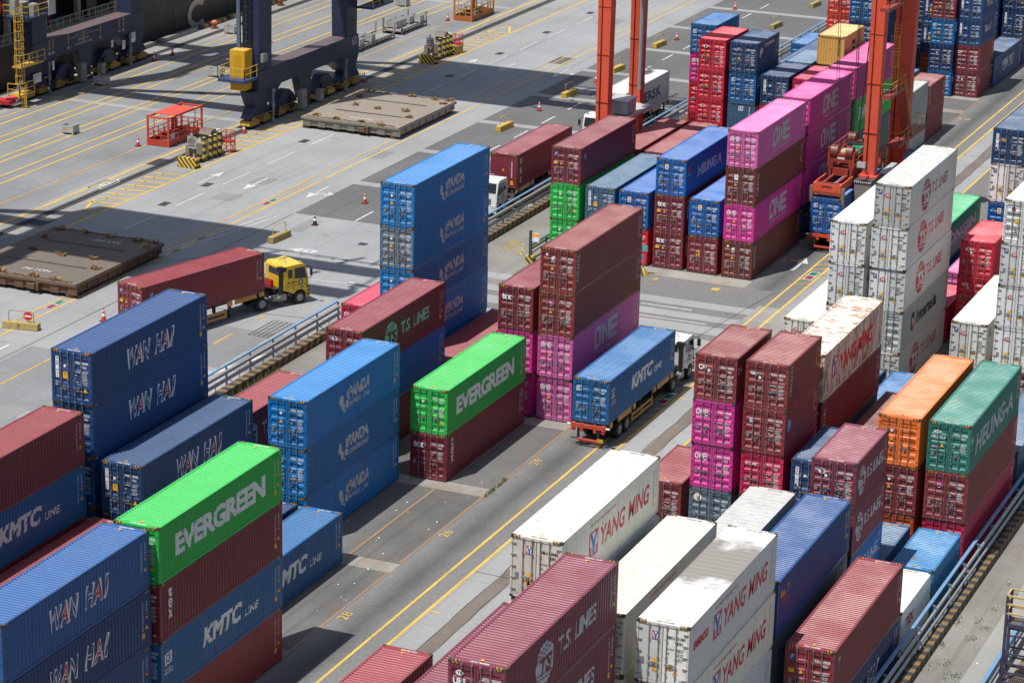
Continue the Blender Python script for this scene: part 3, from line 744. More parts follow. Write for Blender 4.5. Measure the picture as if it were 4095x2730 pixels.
TBL = [('MAX GROSS', '30480 KGS'), ('TARE', '3900 KGS'), ('NET', '26580 KGS'), ('CU CAP', '76.3 CU.M')]
def door_marks(num, logo, H, kind, k='w'):
    rr = random.Random(num); zo = rr.uniform(-.10, .06); dz = rr.uniform(.15, .22); nl = rr.choice((3, 4, 4, 5))
    """stickers and lettering: left leaf (logo, plate, triangle), right leaf (number, weights)"""
    T = text2d; zt = H-.14; l = []; r = []
    pre, dig = num[:4], num[4:]
    r += [(fit(T(pre, 1), .20, .54, zt-.52, zt-.38), k, 0), (fit(T(dig, 1), .62, 1.03, zt-.52, zt-.38), k, 0), (fit(T('45G1' if H > 2.7 and kind != 'reefer' else ('45R1' if kind == 'reefer' else '22G1'), 1), .64, .92, zt-.74, zt-.60), k, 0)]
    for i, (a, c) in enumerate((TBL+TBL[:1])[:nl]):
        z = zt-1.04+zo-dz*i; r += [(fit(T(a, 1), .16, .16+.042*len(a), z, z+.075), k, 0), (fit(T(c, 1), .64, .64+.040*len(c), z+.04, z+.10), k, 0), (fit(T(c[:8], 1), .64, .64+.036*len(c[:8]), z-.05, z+.01), k, 0)]
    r.append((rc(.80, .98, .30, .38), 'lg', 0))
    l += [(rc(-1.0, -.82, .88, 1.18), 'g', 0)]
    L_ = logo.split('+') if logo else []
    if kind == 'reefer':
        l += [(rc(-.45, -.22, 1.02, 1.22), 'y', 0), (tri(-.33, .62, .24), 'y', 0)]; r += [(rc(.20, .42, .75, .93), 'y', 0), (tri(.62, .62, .24), 'y', 0)]
    for g in L_:
        if g == 'tri': l.append((tri(-.40, zt-1.30, .22), 'y', 0))
        elif g == 'rtri': r.append((tri(.82, .72, .24), 'y', 0))
        elif g == 'dsc': l.append((disc(-.40, zt-.72, .085, .085, 14), 'w', 0))
        elif g == 'cau': l += [(rc(-.52, -.22, zt-1.42, zt-1.05), 'y', 0), (fit(T('CAUTION', 1), -.49, -.25, zt-1.15, zt-1.09), 'k', 1), (fit(T('9-6', 1), -.44, -.30, zt-1.28, zt-1.20), 'k', 1)]
        elif g == 'flab': l += [(rc(-1.02, -.72, zt-1.25, zt-1.05), 'y', 0), (tri(-.40, zt-1.25, .20), 'y', 0)]
        elif g == 'wh':
            l += [(rc(-.96, -.76, zt-1.42, zt-.25), 'w', 0)]
            for c, f in (('W',0),('A',1),('N',2),('H',4),('A',5),('I',6)):
                l.append((fit(T(c, 2), -.92 if c != 'I' else -.88, -.80 if c != 'I' else -.84, zt-.42-.162*f, zt-.30-.162*f), 'r' if c == 'A' else 'b', 1))
        elif g == 'one': l += one_word(-1.0, -.30, zt-.72, zt-.38, k)+[(fit(T('OCEAN NETWORK EXPRESS'), -.98, -.32, zt-.83, zt-.78), k, 0)]
        elif g == 'tex': l.append((fit(T('tex', 2), -.98, -.30, zt-.78, zt-.38), k, 0))
        elif g in ('ts', 'tsr'):
            a, b_ = ('w', '_') if g == 'ts' else ('r', 'w')
            u, v = (-.62, zt-.50) if g == 'ts' else (-.33, zt-.62)
            l += [(disc(u, v, .20, .15, 18), a, 0), (fit(T('TS', 2, .15), u-.12, u+.15, v-.08, v+.08), b_, 1)]
        elif g == 'sea': l.append((fit(T('SeaCube', 1), -1.02, -.62, zt-.46, zt-.34), 'c', 0))
        elif g == 'cai': l.append((fit(T('CAI', 2), -1.0, -.55, zt-.72, zt-.42), k, 0))
        elif g == 'tal': l += [(rc(-.58, -.24, zt-.75, zt-.42), 'mg', 0), (fit(T('TAL', 2), -.54, -.28, zt-.64, zt-.52), 'w', 1)]
        elif g == 'tri3': l += [(pol((-.50,zt-.52),(-.36,zt-.40),(-.22,zt-.40),(-.22,zt-.52),(-.32,zt-.56),(-.32,zt-.66),(-.42,zt-.66)), k, 0), (fit(T('TRITON', 1), -.52, -.20, zt-.80, zt-.71), k, 0), (disc(-.78, zt-.32, .085, .085, 14), 'w', 0)]
        elif g == 'wpl': l += [(rc(-.52, -.20, zt-.85, zt-.42), 'w', 0), (disc(-.36, zt-.55, .09, .05, 8, 0, 180), 'r', 1), (rc(-.37, -.35, zt-.66, zt-.53), 'r', 1)]
        elif g == 'k': l += klogo(-.98, zt-.72, .36)
        elif g == 'flo': l += [(rc(-1.0, -.72, zt-.58, zt-.26), 'b', 0), (pol((-.97,zt-.52),(-.86,zt-.30),(-.76,zt-.30),(-.76,zt-.35),(-.84,zt-.38),(-.78,zt-.42),(-.86,zt-.46)), 'y', 1)]
        elif g == 'sm': l += [(rc(-.50, -.22, zt-.72, zt-.30), 'w', 0), (disc(-.36, zt-.44, .10, .10, 14), 'o', 1), (rc(-.46, -.26, zt-.66, zt-.58), 'b', 1), (rc(-.92, -.80, zt-.50, zt-.34), 'gn', 0), (rc(-.5, -.34, .70, .88), 'y', 0), (tri(-.82, zt-1.38, .2), 'y', 0)]
        elif g == 'hga': l += [(pol((-.95,zt-.42),(-.68,zt-.30),(-.42,zt-.42),(-.68,zt-.54)), k, 0), (fit(T('H', 2), -.76, -.60, zt-.48, zt-.36), '_', 1), (fit(T('HEUNG-A', 1), -1.02, -.18, zt-.82, zt-.64), k, 0), (rc(-1.0, -.55, zt-1.42, zt-1.20), 'n', 0), (fit(T('BEACON', 1), -.97, -.58, zt-1.36, zt-1.26), 'w', 1)]
        elif g == 'hap': l.append((fit(T('Hapag-Lloyd', 1), -1.03, -.20, zt-.56, zt-.40), 'k', 0))
        elif g == 'ym': l += ymlogo(-.50, zt-.66, .34, .40)
        elif g == 'ymy': l += [(pol((-.36,.62),(-.20,.78),(-.36,.94),(-.52,.78)), 'y', 0)]
        elif g == 'int': l += [(disc(-.60, zt-.48, .14, .18, 6), 'k', 0), (disc(-.58, zt-.52, .09, .09, 6), 'r', 1), (fit(T('Interasia', 1), -.95, -.22, zt-.90, zt-.74), 'k', 0), (rc(-.45, -.20, zt-1.4, zt-1.12), 'y', 0)]
        elif g == 'blu': l.append((disc(-.72, zt-.62, .13, .13, 18), 'c', 0))
        elif g == 'cro': l += [(disc(-.72, zt-.42, .26, .24, 20), 'o', 0), (disc(-.72, zt-.42, .23, .21, 20), 'w', 1), (pol((-.86,zt-.32),(-.66,zt-.40),(-.58,zt-.62),(-.78,zt-.58),(-.74,zt-.44)), 'gn', 2)]
        elif g == 'kl': l.append((fit(T('K LINE', 1), -.95, -.30, zt-.62, zt-.46), k, 0))
        elif g == 'ues': l += [(disc(-.72, zt-.36, .17, .12, 16), k, 0), (fit(T('TS', 2, .1), -.82, -.62, zt-.42, zt-.30), '_', 1), (fit(T('UES', 2), -1.0, -.45, zt-.86, zt-.58), k, 0)]
        elif g == 'dra': l += [(disc(-.6, zt-.5, .2, .10, 7), 'lg', 0), (disc(-.45, zt-.42, .1, .12, 6), 'lg', 0)]
        elif g == 'b1': l += [(rc(-.55, -.28, zt-.78, zt-.58), 'y', 0), (fit(T('B1', 1), -.50, -.33, zt-.74, zt-.62), 'k', 1)]
        elif g == 'bsi': l += [(rc(-.9, -.55, zt-.6, zt-.42), 'lg', 0)]
    return l, r
NUM = [0]
def container(Xr, Y, z, size, col, num='', side='', logo='', kind='dry', label='', rev=False, heading=None, loc=None, reg='H', dark=None):
    rj = random.Random(num+label); Xr += rj.uniform(-.025, .025); Y += rj.uniform(-.05, .05)
    if kind == 'dry' and rj.random() < .4: kind = 'std'
    L = 12.192 if size[0] == '4' else 6.058; H = HC if size[1] == 'H' else ST
    NUM[0] += 1
    if not num: num = random.choice(('TCLU','GESU','TEMU','CAIU','FCIU','BMOU','TGHU'))+str(random.randint(1000000, 9999999))
    rz = math.pi if rev else 0
    p = (Xr-W2, Y+(L if rev else 0), z)
    if loc: p, rz = loc
    t = thing('shipping_container', label, 'container', p, rz, 'shipping containers around the yard')
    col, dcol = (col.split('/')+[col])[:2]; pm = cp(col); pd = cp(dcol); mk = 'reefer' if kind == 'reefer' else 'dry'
    me = body_mesh(L, H, mk)
    if not me.materials: me.materials.append(pm)
    body = link('body', me, t); sl_(body, 0, pm)
    me = frame_mesh(L, H, mk)
    if not me.materials:
        for q in (pm, CAST, HOLE, HAZ): me.materials.append(q)
    sl_(link('corner_frame', me, t), 0, pm)
    k = dark or ('k' if kind == 'reefer' or col in ('ref', 'ry', 'cre', 'gry', 'grd', 'org', 'tan') else 'w')
    marks = door_marks(num, logo, H, kind, k)
    for sg, mks in ((-1, marks[0]), (1, marks[1])):
        me = door_mesh(H, kind, sg)
        if not me.materials:
            for q in (pm, GASK, GALV if kind != 'reefer' else HWR): me.materials.append(q)
        d = link('door', me, t); sl_(d, 0, pd)
        for inner, x in ((True, .19), (False, .62)):
            me = rod_mesh(H, kind, sg, inner)
            if not me.materials: me.materials.append(HWR if kind == 'reefer' else GALV)
            link('locking_rod', me, d, (sg*x, 0, 0))
        if not rev:
            me, ks = flat_mesh('door_lettering', mks, lambda u, v, l: (u, .014-.002*l, v))
            if me: place_mark('door_lettering', me, ks, d, pd)
    # long side that faces +X in the yard
    du, dv = rj.uniform(-.10, .10), rj.uniform(-.04, .04)
    ls = [(([(u+du, v+dv) for u, v in tv[0]], tv[1]), kk, l) for tv, kk, l in side_livery(side, L, H)]
    ls += rear_marks(L, H, num, k)
    me, ks = conform(ls, L, mk, -1 if rev else 1, rev)
    if me: place_mark('side_lettering', me, ks, body, pm)
    # roof lettering and warning triangles at both ends
    s = num[:4]+' '+num[4:]
    rl = [(fit(text2d(s, 1), -.35, .45, .13, .26), k, 0), (tri(.05, .40, .20), 'y', 0),
          ([(-u, L-v) for u, v in fit(text2d(s, 1), -.55, .25, .13, .26)[0]], fit(text2d(s, 1), 0, 1, 0, 1)[1]),
          ([(-u, L-v) for u, v in tri(.05, .40, .20)[0]], tri(0, 0, 1)[1])]
    rl = [rl[0], rl[1], (rl[2], k, 0), (rl[3], 'y', 0)]
    me, ks = flat_mesh('roof_lettering', rl, lambda u, v, l: (u, v, H-.004))
    place_mark('roof_lettering', me, ks, body, pm)
    if rev:   # closed end towards the viewer: number down the wall, height sticker, triangle
        bl = [(fit(rot90(text2d(num, 1)), .66, .78, .9, 2.3), k, 0), (tri(-.05, 1.45, .22), 'y', 0), (rc(.62, .86, .30, .68), 'y', 0)]
        if 'k' in logo.split('+'): bl = [(a, b2, c2) for a, b2, c2 in klogo(-.25, H-.75, .42)]+bl[:1]
        me, ks = flat_mesh('end_lettering', bl, lambda u, v, l: (-u, L-.024+.002*l, v))
        place_mark('end_lettering', me, ks, body, pm)
    return t
def sl_(o, i, m):
    o.material_slots[i].link = 'OBJECT'; o.material_slots[i].material = m
ORD = ['topmost', 'second from top', 'third from top', 'fourth from top', 'fifth from top', 'sixth from top']
def stack(X, Y, where, spec):
    """bottom to top: 'size colour number side logo kind [rev]'"""
    rows = [r.split() for r in spec.strip().splitlines()]; z = 0; n = len(rows)
    for i, r in enumerate(rows):
        r += ['-']*(7-len(r)); g = [('' if q == '-' else q) for q in r]
        cw = CO[g[1].split('/')[0]][3]+(' grey-doored' if '/' in g[1] else ''); kw = 'reefer ' if g[5] == 'reefer' else ''
        if n == 1: lab = f'{cw} {kw}container lying alone {where}'
        else: lab = f'{cw} {kw}container, {ORD[n-1-i] if i else "lowest"} of the stack {where}'
        container(X, Y, z, g[0], g[1], g[2], g[3], g[4], g[5] or 'dry', lab, rev=g[6] == 'rev')
        z += HC if g[0][1] == 'H' else ST
# ------------------------------------------------------------------ container stacks (X of right side, Y of near end)
# ---- left block, nearest rows
stack(2.90, -51.85, 'in the bottom left corner', '''4H wh - wh wh std
4H wh - wh wh std
4H wh WHSU8076183 wh wh std
4H whf WHSU5087872 wh wh std''')
stack(-8.57, -39.1, 'at the left frame edge', '''4H mar
4H mr3
4H kmt SEGU4513628 kmt k
4H mr3 TRIU6181552''')
stack(-5.72, -39.1, 'behind the lower left navy stack', '''4H nav
4H mr3 TCNU4410027''')
stack(3.18, -39.32, 'under the nearer bright green roof', '''4H mr3 TEMU7712047
4H kmt SEGU5053163 kmt k
4H mar TXGU8032281 tex tex
4H evg EGSU1845035 evg rtri''')
stack(-8.57, -26.06, 'left of the blue guard rail', '''4H wh - wh wh std
4H wh - wh wh std
4H wh WHSU8203331 wh wh std
4H wh WHSU8204141 wh wh std
4H wh WHSU8205899 wh wh+dsc+cau+rtri wide''')
stack(-5.72, -26.1, 'behind the nearer green container', '''4H nav - wh wh std
4H nav - wh wh std
4H dbl WHSU5380508 wh wh+dsc+cau+rtri wide''')
stack(-2.87, -26.1, 'tucked between the green and blue stacks', '''4H nav WHSU2019930 wh wh''')
stack(-.02, -26.1, 'on the ground left of the truck lane', '''4H kmt SEGU4263720 kmt k''')
stack(-8.55, -13.05, 'beside the black and yellow kerb', '''4H mar
4H mr3 GAOU6720038 ts ts''')
stack(-2.78, -13.0, 'in the three-high middle blue stack', '''4H pan RBGU4140722 pan tri+dsc
4H pan RBGU4058180 pan tri+dsc
4H pan RBGU4063777 pan tri+dsc''')
stack(-5.72, 0.0, 'left of the central green container', '''4H brn TGHU7281004
4H hlb SKHU9120043 - sm
4H mar GAOU6729243 tsp sea+ts''')
stack(0, 0, 'under the central bright green roof', '''4H mar TXGU5547200 tex tex
4H evg EMCU8648867 evg dsc+rtri''')
stack(-11.42, 13.3, 'against the guard rail behind', '''4H mar
4H crm CAIU9511072 caw cai''')
stack(-8.57, 13.36, 'in the tall blue tower', '''4H pan RBGU4117003 pan tri+dsc
4H pan RBGU4090311 pan tri+dsc
4H pan RBGU4100286 pan tri+dsc
4H pan/pgr RBGU4029957 pan tri+dsc
4H pan RBGU4132332 pan tri+dsc''')
stack(-5.72, 13.3, 'at the foot of the tall blue tower', '''4H mr3 TRIU8800415''')
stack(-.02, 13.25, 'left of the tall brown stack', '''4H one ONEU7012217 - one
4H one GCXU5288270 - one+tri
4H mar TGBU4289204 - tex''')
stack(2.83, 13.3, 'behind the blue container truck', '''4H onf FDCU0615080 - one+tri
4H onf GCXU5286207 oneg one+tri
4H mr2 TCLU6379796 - tal+tri+dsc
4H mr2 TRHU4899248 tri tri3+tri''')
# ---- left block, beyond the crossing
stack(-11.42, 49.8, 'next to the crossing sign post', '''4H evg EGSU8662416 - dsc+rtri
4H evg EMCU8687210 - dsc+rtri
4H mar FSCU8264090 flo flo+flab''')
stack(-8.57, 50.0, 'right of the green doors', '''4H nav WHSU5512206 - wh
4H sbl WHSU4356318 - wh+dsc+cau wide''')
stack(-5.72, 50.0, 'left of the blue lettered container', '''4H tsr SKHU6010072
4H hlb SKHU6304684 - sm''')
stack(-2.87, 50.2, 'in the middle of the far bay', '''4H mar TGBU5283518 tex tex+flab
4H mar TGBU5432738 tex tex+flab
4H hlb HLHU8420412 hgb sm''')
stack(-.02, 50.2, 'beside the four-high pink stack', '''4H mar WHPU7077272 - tri+cau
4H hlb SKHU6485488 - sm''')
stack(2.82, 50.13, 'in the pink and brown corner', '''4H brn TRHU6382618 tri tri3+tri
4H one ONEU0608912 one one+tri
4H brn TCNU2458370 tri wpl+tri
4H onf TLLU5858388 one one+tri''')
stack(-11.42, 63.0, 'between the orange crane legs', '''4H mar
4H mr3 TLLU7716038''')
stack(-8.57, 62.9, 'right of the left crane legs', '''4H mar
4H mr3 TEMU6120918''')
stack(2.86, 63.1, 'behind the nearer pink roof', '''4H nav - oup
4H one ONEU1180236 one one
4H one ONEU1180451 one one
4H one ONEU1180339 one one''')
stack(-11.42, 81.6, 'farthest left of the red stacks', '''2S tsr
2S tsr
2S tsr TSSU2101834 - ts
2S one ONEU2044187 - one
2S kmt BEAU2431075 - k''')
stack(-8.57, 75.6, 'of five red containers', '''2S tsr
2S tsr
2S tsr TSSU2077475 - ts+tri
2S tsr TSSU2309040 - ts+tri
2S tsr TSSU2321243 - ts+tri''')
stack(-5.72, 75.6, 'right of the red five-high stack', '''2S nav
2S nav
2S sbl MAJU2018872 kk k - rev
2S kmt BEAU2318227 kk k
2S dbl CXDU1826796 dro dra+tri''')
stack(-2.87, 75.6, 'left of the far pink roofs', '''2S nav
2S tsr
2S tsr
2S dbl WHSU2073303 - wh+dsc wide''')
stack(-2.87, 82.1, 'behind the dusty dark blue roof', '''2S nav
2S nav
2S nav
2S sbl SEGU2044716''')
stack(-5.72, 88.9, 'along the far guard rail', '''4H nav
4H nav
4H wh WHLU5520716''')
stack(-8.57, 102.3, 'farthest along the far guard rail', '''2S nav
2S nav
2S kmt SEGU2110394''')
stack(-.02, 75.6, 'left of the second pink roof', '''2S mar
2S mar
2S mar
2S crm CAIU2774035 caw cai''')
stack(-.02, 82.2, 'crowned by the tan box', '''2S nav
2S mar
2S nav
2S mar
2S tan MEDU1927758 msc - - rev''')
stack(2.86, 76.3, 'just left of the right crane leg', '''4H brn
4H tgy
4H evg EMCU8810234 evg
4H one ONEU1180502 one one''')
stack(-.02, 89.2, 'behind the right crane leg', '''4H mar
4H mar
4H mr3 TLLU4410276''')
stack(2.86, 89.0, 'right behind the crane ladder', '''4H gry
4H gry SEGU9120472''')
stack(-.02, 102.9, 'wedged behind the pale grey roof', '''2S nav
2S kmt BEAU2090117''')
stack(2.86, 101.4, 'at the block end by the far lane', '''2S mar
2S mr3 TRHU3104492 tri''')
stack(-8.57, 114.0, 'at the far top behind the rail', '''4H tsr
4H red GESU6021155 - dsc
4H red TEXU5521047 - dsc
4H red TEXU5520981 - dsc''')
stack(-5.72, 111.8, 'behind the tan box', '''4H mar
4H nav WHSU5209028 - k
4H nav BEAU5117622 - k
4H kmt BEAU5220117 - k
4H kmt BEAU5220901 - k''')
stack(-5.72, 128.2, 'seen between the crane legs', '''4H nav
4H tsr
4H sbl SEGU4124840 - k''')
stack(-3.3, 128.2, 'dark behind the crane leg', '''4H nav
4H nav
4H nav
4H nav
4H nav''')
stack(-2.87+.35, 128.0, 'leftmost of the far top right group', '''4H orr CAIU8211703 - rtri
4H wh WHSU5240116 - wh+dsc+cau wide
4H wh WHSU5240557 - wh+dsc+cau wide
4H wh WHSU5240702 - wh+dsc+cau wide
4H wh''')
stack(-.02, 121.6, 'centre of the far top right group', '''2S kmt KMTU2190077 bea k
2S nav SENU1164508 - dsc
2S kmt KMTU2447007 kk k+tri
2S mar TCKU2201746 - tri
2S mar
2S nav''')
stack(2.52, 122.36, 'right of the far top right group', '''2S mar BSIU3179134 bea blu+dsc
2S mar FYCU7125763 - cai
2S wh WHSU6302198 wh wh+dsc wide
2S wh WHSU6304471 wh wh+dsc wide
2S wh WHSU6305509 wh wh wide''')
stack(2.86, 127.9, 'beside the far lane shadow', '''4H dbl WHLU5518801 wh wh''')
stack(2.86, 140.7, 'at the very top right', '''4H nav
4H nav WHSU5570245 - wh+rtri wide
4H nav WHSU5571180 - wh+rtri wide
4H nav''')
stack(0, 140.7, 'darkest at the top right', '''4H nav
4H nav - - wh wide
4H nav - - wh wide
4H nav''')
# ---- right block, nearest rows
stack(17.55, -52.1, 'at the bottom edge by the yellow lines', '''4H mar
4H mar
4S mr3 TTLU6815638''')
stack(23.35, -52.2, 'low left of the plum roof', '''4H mar
4H mar
4H mr4
4H mr4 UETU7240051''')
stack(26.25, -52.2, 'bottom centre with globe emblem', '''4H mr4
4H mr4
4H mr4
4H mr4 UETU7964027 ts ues
4H mr4 UETU7963368 ts ues''')
stack(23.35, -39.2, 'in the tall near cream stack', '''4H gry
4H gry
4H gry
4H grd YMLU5302217 - - reefer
4H cre YMLU5396855 ym ym+ymy reefer''')
stack(26.27, -39.1, 'between the two near cream roofs', '''4H gry
4H gry
4H cre YMLU5390110 ym ym reefer
4H cre YMLU5420016 ym ym reefer''')
stack(29.28, -39.1, 'with the soot-stained roof', '''4H grd
4H ref TTNU8112030 - - reefer
4H cre YMLU5410078 ym ym reefer
4H sot SEKU9313099 yms ym reefer''')
stack(26.25, -26.3, 'left of the blue four-row stack', '''4H gry
4H gry - - - reefer
4H grd TTNU1411665 - - reefer''')
stack(29.15, -26.0, 'right of the pale ribbed roof', '''4H tgy
4H tgy CAPU4012256 cap
4H wh2 SEKU4661770 oup''')
stack(32.18, -26.29, 'along the lower right rail', '''4H nav WHSU5266103 wh wh
4H mr3 FFAU3298308 flo flo+flab''')
stack(29.15, -13.1, 'with two white globe emblems', '''2S mar
2S hlb TSSU2115501 ts
2S mr4 GAOU2480018 ts sea+ts
2S mr4 GAOU2480390 ts sea+ts+dsc''')
stack(32.05, -13.05, 'half hidden by the dusty maroon roof', '''2S ref TEXU2204415 txr - reefer''')
stack(17.55, -6.94, 'behind the nearest cream roof', '''2S mar
2S mr2 TCLU7572006 - dsc''')
stack(20.45, -6.94, 'right of the truck in the lane', '''2S mar
2S moa MOAU5826919 - cro
2S one ONEU2221080 - one+dsc
2S one ONEU2473605 - one+dsc
2S mr2 CAIU3395354 caw cai+dsc''')
stack(23.33, -6.92, 'second right of the lane truck', '''2S mar
2S mar
2S crm KKTU8131252 - kl
2S mr3 BSIU2843212 bea blu
2S mr2 TRHU3357135 tri bsi+dsc''')
stack(26.25, -6.94, 'behind the twin globe stack', '''2S nav
2S nav
2S dbl WHLU2107533 - wh+dsc wide''')
stack(29.15, -6.9, 'just behind the globe emblem stack', '''2S sbl ZIMU1118920''')
stack(32.05, -6.75, 'beside the right rail', '''2S rbl TCIU1014835''')
stack(20.45, .4, 'left of the badly rusted roof', '''4H mar
4H mar
4H mr4 TRLU7104432''')
stack(23.35, 0.0, 'crowned by the rusted white box', '''4H dbl
4H tgy
4H mar TLLU5104416 tri flo
4H rwh YMLU4510336 ymr''')
stack(26.25, .1, 'left of the orange container', '''4H mar
4H brn TGHU7712053''')
stack(29.15, -.1, 'topped by the orange container', '''4H orr TCNU8821904
4H mr2 FCIU7238705 - flab+dsc
4H org HAMU2223100 - hap+dsc+tri''')
stack(32.02, .02, 'topped by the teal-green container', '''4H crm CCXU5322763
4H mr2 TCLU8603816 - tal+dsc
4H hgr BMOU5410904 hga hga+tri''')
stack(20.45, 12.9, 'low behind the rusted white box', '''4H nav KMTU7004410 hh''')
stack(23.35, 12.9, 'low left of the orange roof', '''4H kmt SEGU4470014''')
stack(32.05, 13.2, 'at the right edge behind teal-green', '''4H sbl WHLU5104770''')
# ---- right block, farther rows
stack(17.55, 28.45, 'left of the tall white stack', '''4H ref - - sea+tsr reefer
4H ref DTPU6597012 - sea+tsr reefer
4H ref DTPU6599565 cap sea+tsr reefer
4H ref DTPU6601041 cap sea+tsr reefer''')
stack(20.39, 28.46, 'in the tall white five-high stack', '''4H grd SZLU6003680 tsd sea+tsr reefer
4H gry IAAU1873490 int - std
4H ref FSCU5873357 tsr flo+tsr reefer
4H ref SZLU6021240 tsr sea+tsr reefer
4H grd FSCU5969612 tsd flo+tsr reefer''')
stack(26.2, 28.4, 'left of the right edge white stack', '''4H ref FSCU5838000 - tsr reefer
4H ry FSCU5838063 flo flo+tsr reefer''')
stack(29.1, 28.4, 'at the right frame edge', '''4H mar
4H ref TSTU8541120 - tsr reefer
4H ref TSTU8540947 - tsr reefer
4H ref FSCU5970220 - flo+tsr reefer
4H ref IAAU1900317 int int std''')
stack(32.0, 28.4, 'rightmost in the far row', '''4H mar TGHU5605961
4H mar TGHU5604118''')
stack(20.3, 41.4, 'in the gap behind the tall white stack', '''2S crm TSSU2009471''')
stack(23.35, 41.4, 'in front of the pink roof', '''2S tsr
2S tsr TSSU2108410 - ts+dsc
2S tsr TSSU2100770 - ts+dsc''')
stack(17.55, 49.6, 'behind the tall white stack', '''4H hlb SKHU8100442 sin
4H gdj DJSU6010078 din''')
stack(20.4, 49.6, 'right of the sea green container', '''4H onf TLLU5900618''')
stack(23.3, 49.4, 'at the upper right edge', '''4H mar
4H nav
4H hlb SKHU6551207 - sm
4H ref FBIU5186370 - flo reefer
4S dbl WHLU4273827 - wh+b1 wide''')
# ------------------------------------------------------------------ guard rails with conductor covers and striped kerbs
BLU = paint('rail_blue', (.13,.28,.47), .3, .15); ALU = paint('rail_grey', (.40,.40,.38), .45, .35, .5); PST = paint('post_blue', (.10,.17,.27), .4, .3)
KERB = striped('kerb_stripes', (.040,.037,.034), (.22,.135,.05), (0, 1, -.55), .95, .8, .9)
def guard_rail(where, X, y0, y1, kx0, kx1, kh, capx, capz, rails, label):
    t = thing('guard_rail', label, 'guard rail', (X, y0, -.03), 0, 'guard rails along the container blocks')
    L = y1-y0
    MB().box(kx0-X, kx1-X, 0, L, 0, kh).obj('kerb', KERB, t, bevel=.03)
    MB().box(capx-X-.09, capx-X+.09, 0, L, capz-.05, capz+.05).obj('conductor_cover', BLU, t)
    for rx, rz, h in rails:
        b = MB(); y = 0.0
        while y < L-.5:
            n = min(y+4.0, L); b.prism([(rx-X-.03, rz-h), (rx-X+.05, rz-h*.5), (rx-X-.01, rz), (rx-X+.05, rz+h*.5), (rx-X-.03, rz+h)], 1, y, n-.05); y += 4.0
        b.obj('guard_beam', ALU, t)
    n = int(L/3.2)
    for i in range(n+1):
        y = i*L/n; b = MB(); b.box(-.06, .06, -.05, .05, 0, capz-.06); b.box(min(capx-X, 0)-.02, max(capx-X, 0)+.02, -.03, .03, capz-.12, capz-.05)
        b.beam((.0, 0, .75), (kx1-X-.25 if kx1 > X else kx0-X+.25, 0, kh), .05, .05); b.obj('post', PST, t, (0, y, 0))
        MB().box(-.02, .02, -.02, .02, 0, .95).obj('slim_post', PST, t, (.12, y+1.6, 0))
guard_rail('l', -20.35, -60, 25.8, -20.0, -19.35, .55, -20.45, 1.62, ((-20.2, 1.28, .17), (-20.15, .80, .15)), 'guard rail with blue top and striped kerb beside the yellow truck')
guard_rail('f', -20.35, 49.2, 175, -20.0, -19.35, .55, -20.45, 1.62, ((-20.2, 1.28, .17), (-20.15, .80, .15)), 'far guard rail with blue top running behind the orange crane legs')
guard_rail('r', 32.75, -70, 75, 32.95, 33.40, .42, 32.5, 1.62, ((32.80, 1.22, .17), (32.92, .80, .13)), 'guard rail with blue top along the right container block')
t = thing('guard_rail', 'blue cable rail with open white panels by the stair tower', 'guard rail', (37.25, -40, -.03), 0, 'guard rails along the container blocks')
MB().box(-.11, .11, 0, 62, 1.10, 1.22).obj('conductor_cover', BLU, t); MB().box(-.03, .03, 0, 62, .62, .86).obj('guard_beam', ALU, t); MB().box(-.03, .03, 0, 62, .25, .42).obj('guard_beam', PST, t)
for i in range(21): MB().box(-.05, .05, -.04, .04, 0, 1.1).obj('post', PST, t, (.04, i*3.05, 0))
MB().box(.8, 1.3, 0, 62, 0, .4).obj('kerb', KERB, t)
def cable_rail(label, X, y0, y1, top):
    t = thing('conductor_rail', label, 'cable rail', (X, y0, -.03), 0); L = y1-y0
    MB().box(-.09, .09, 0, L, 1.0, 1.1).obj('conductor_cover', top, t)
    b = MB(); b.box(-.03, .03, 0, L, .70, .84); b.obj('conductor_bar', paint('copper_rail', (.28,.15,.08), .4, .3), t)
    MB().box(-.05, .05, 0, L, .40, .52).obj('guard_beam', ALU, t)
    n = max(2, int(L/3))
    for i in range(n+1): MB().box(-.05, .05, -.05, .05, 0, 1.0).obj('post', PST, t, (.05, i*L/n, 0))
cable_rail('low blue cable rail on the pale path left of the maroon stack', -15.6, -20, 24.5, BLU)
cable_rail('short dark cable rail behind the sign boards at the crossing', -14.55, 47.6, 63.5, paint('rail_green', (.03,.09,.08), .3, .2))
# sign boards at the crossing
t = thing('sign_post', 'post with stacked notice boards at the crossing beside green doors', 'sign', (-14.15, 46.7, -.03))
b = MB(); b.box(-.10, .10, -.10, .10, 0, 2.6); b.box(-.16, .16, -.16, .16, 0, .5); b.obj('post', paint('dark_steel', (.05,.06,.06), .4, .4), t)
b = MB(); b.box(.12, .72, -.03, .0, 1.75, 2.45, 0); b.box(.14, .42, -.034, -.03, 2.08, 2.42, 1); b.box(.46, .68, -.034, -.03, 2.12, 2.38, 2); b.obj('warning_board', [INK['w'], INK['y'], INK['o']], t)
b = MB()
for z in (.6, 1.15, 1.7): b.box(-.42, -.12, -.04, .02, z, z+.45)
b.obj('side_board', ALU, t); MB().box(-.30, .34, -.30, .30, 0, .62).obj('base_block', striped('base_stripes', (.05,.05,.045), (.60,.45,.05), (1, 0, 1), .5), t)
t = thing('sign_post', 'thin pole with teal board on a yellow pyramid base at the crossing', 'sign', (-5.1, 47.6, -.02))
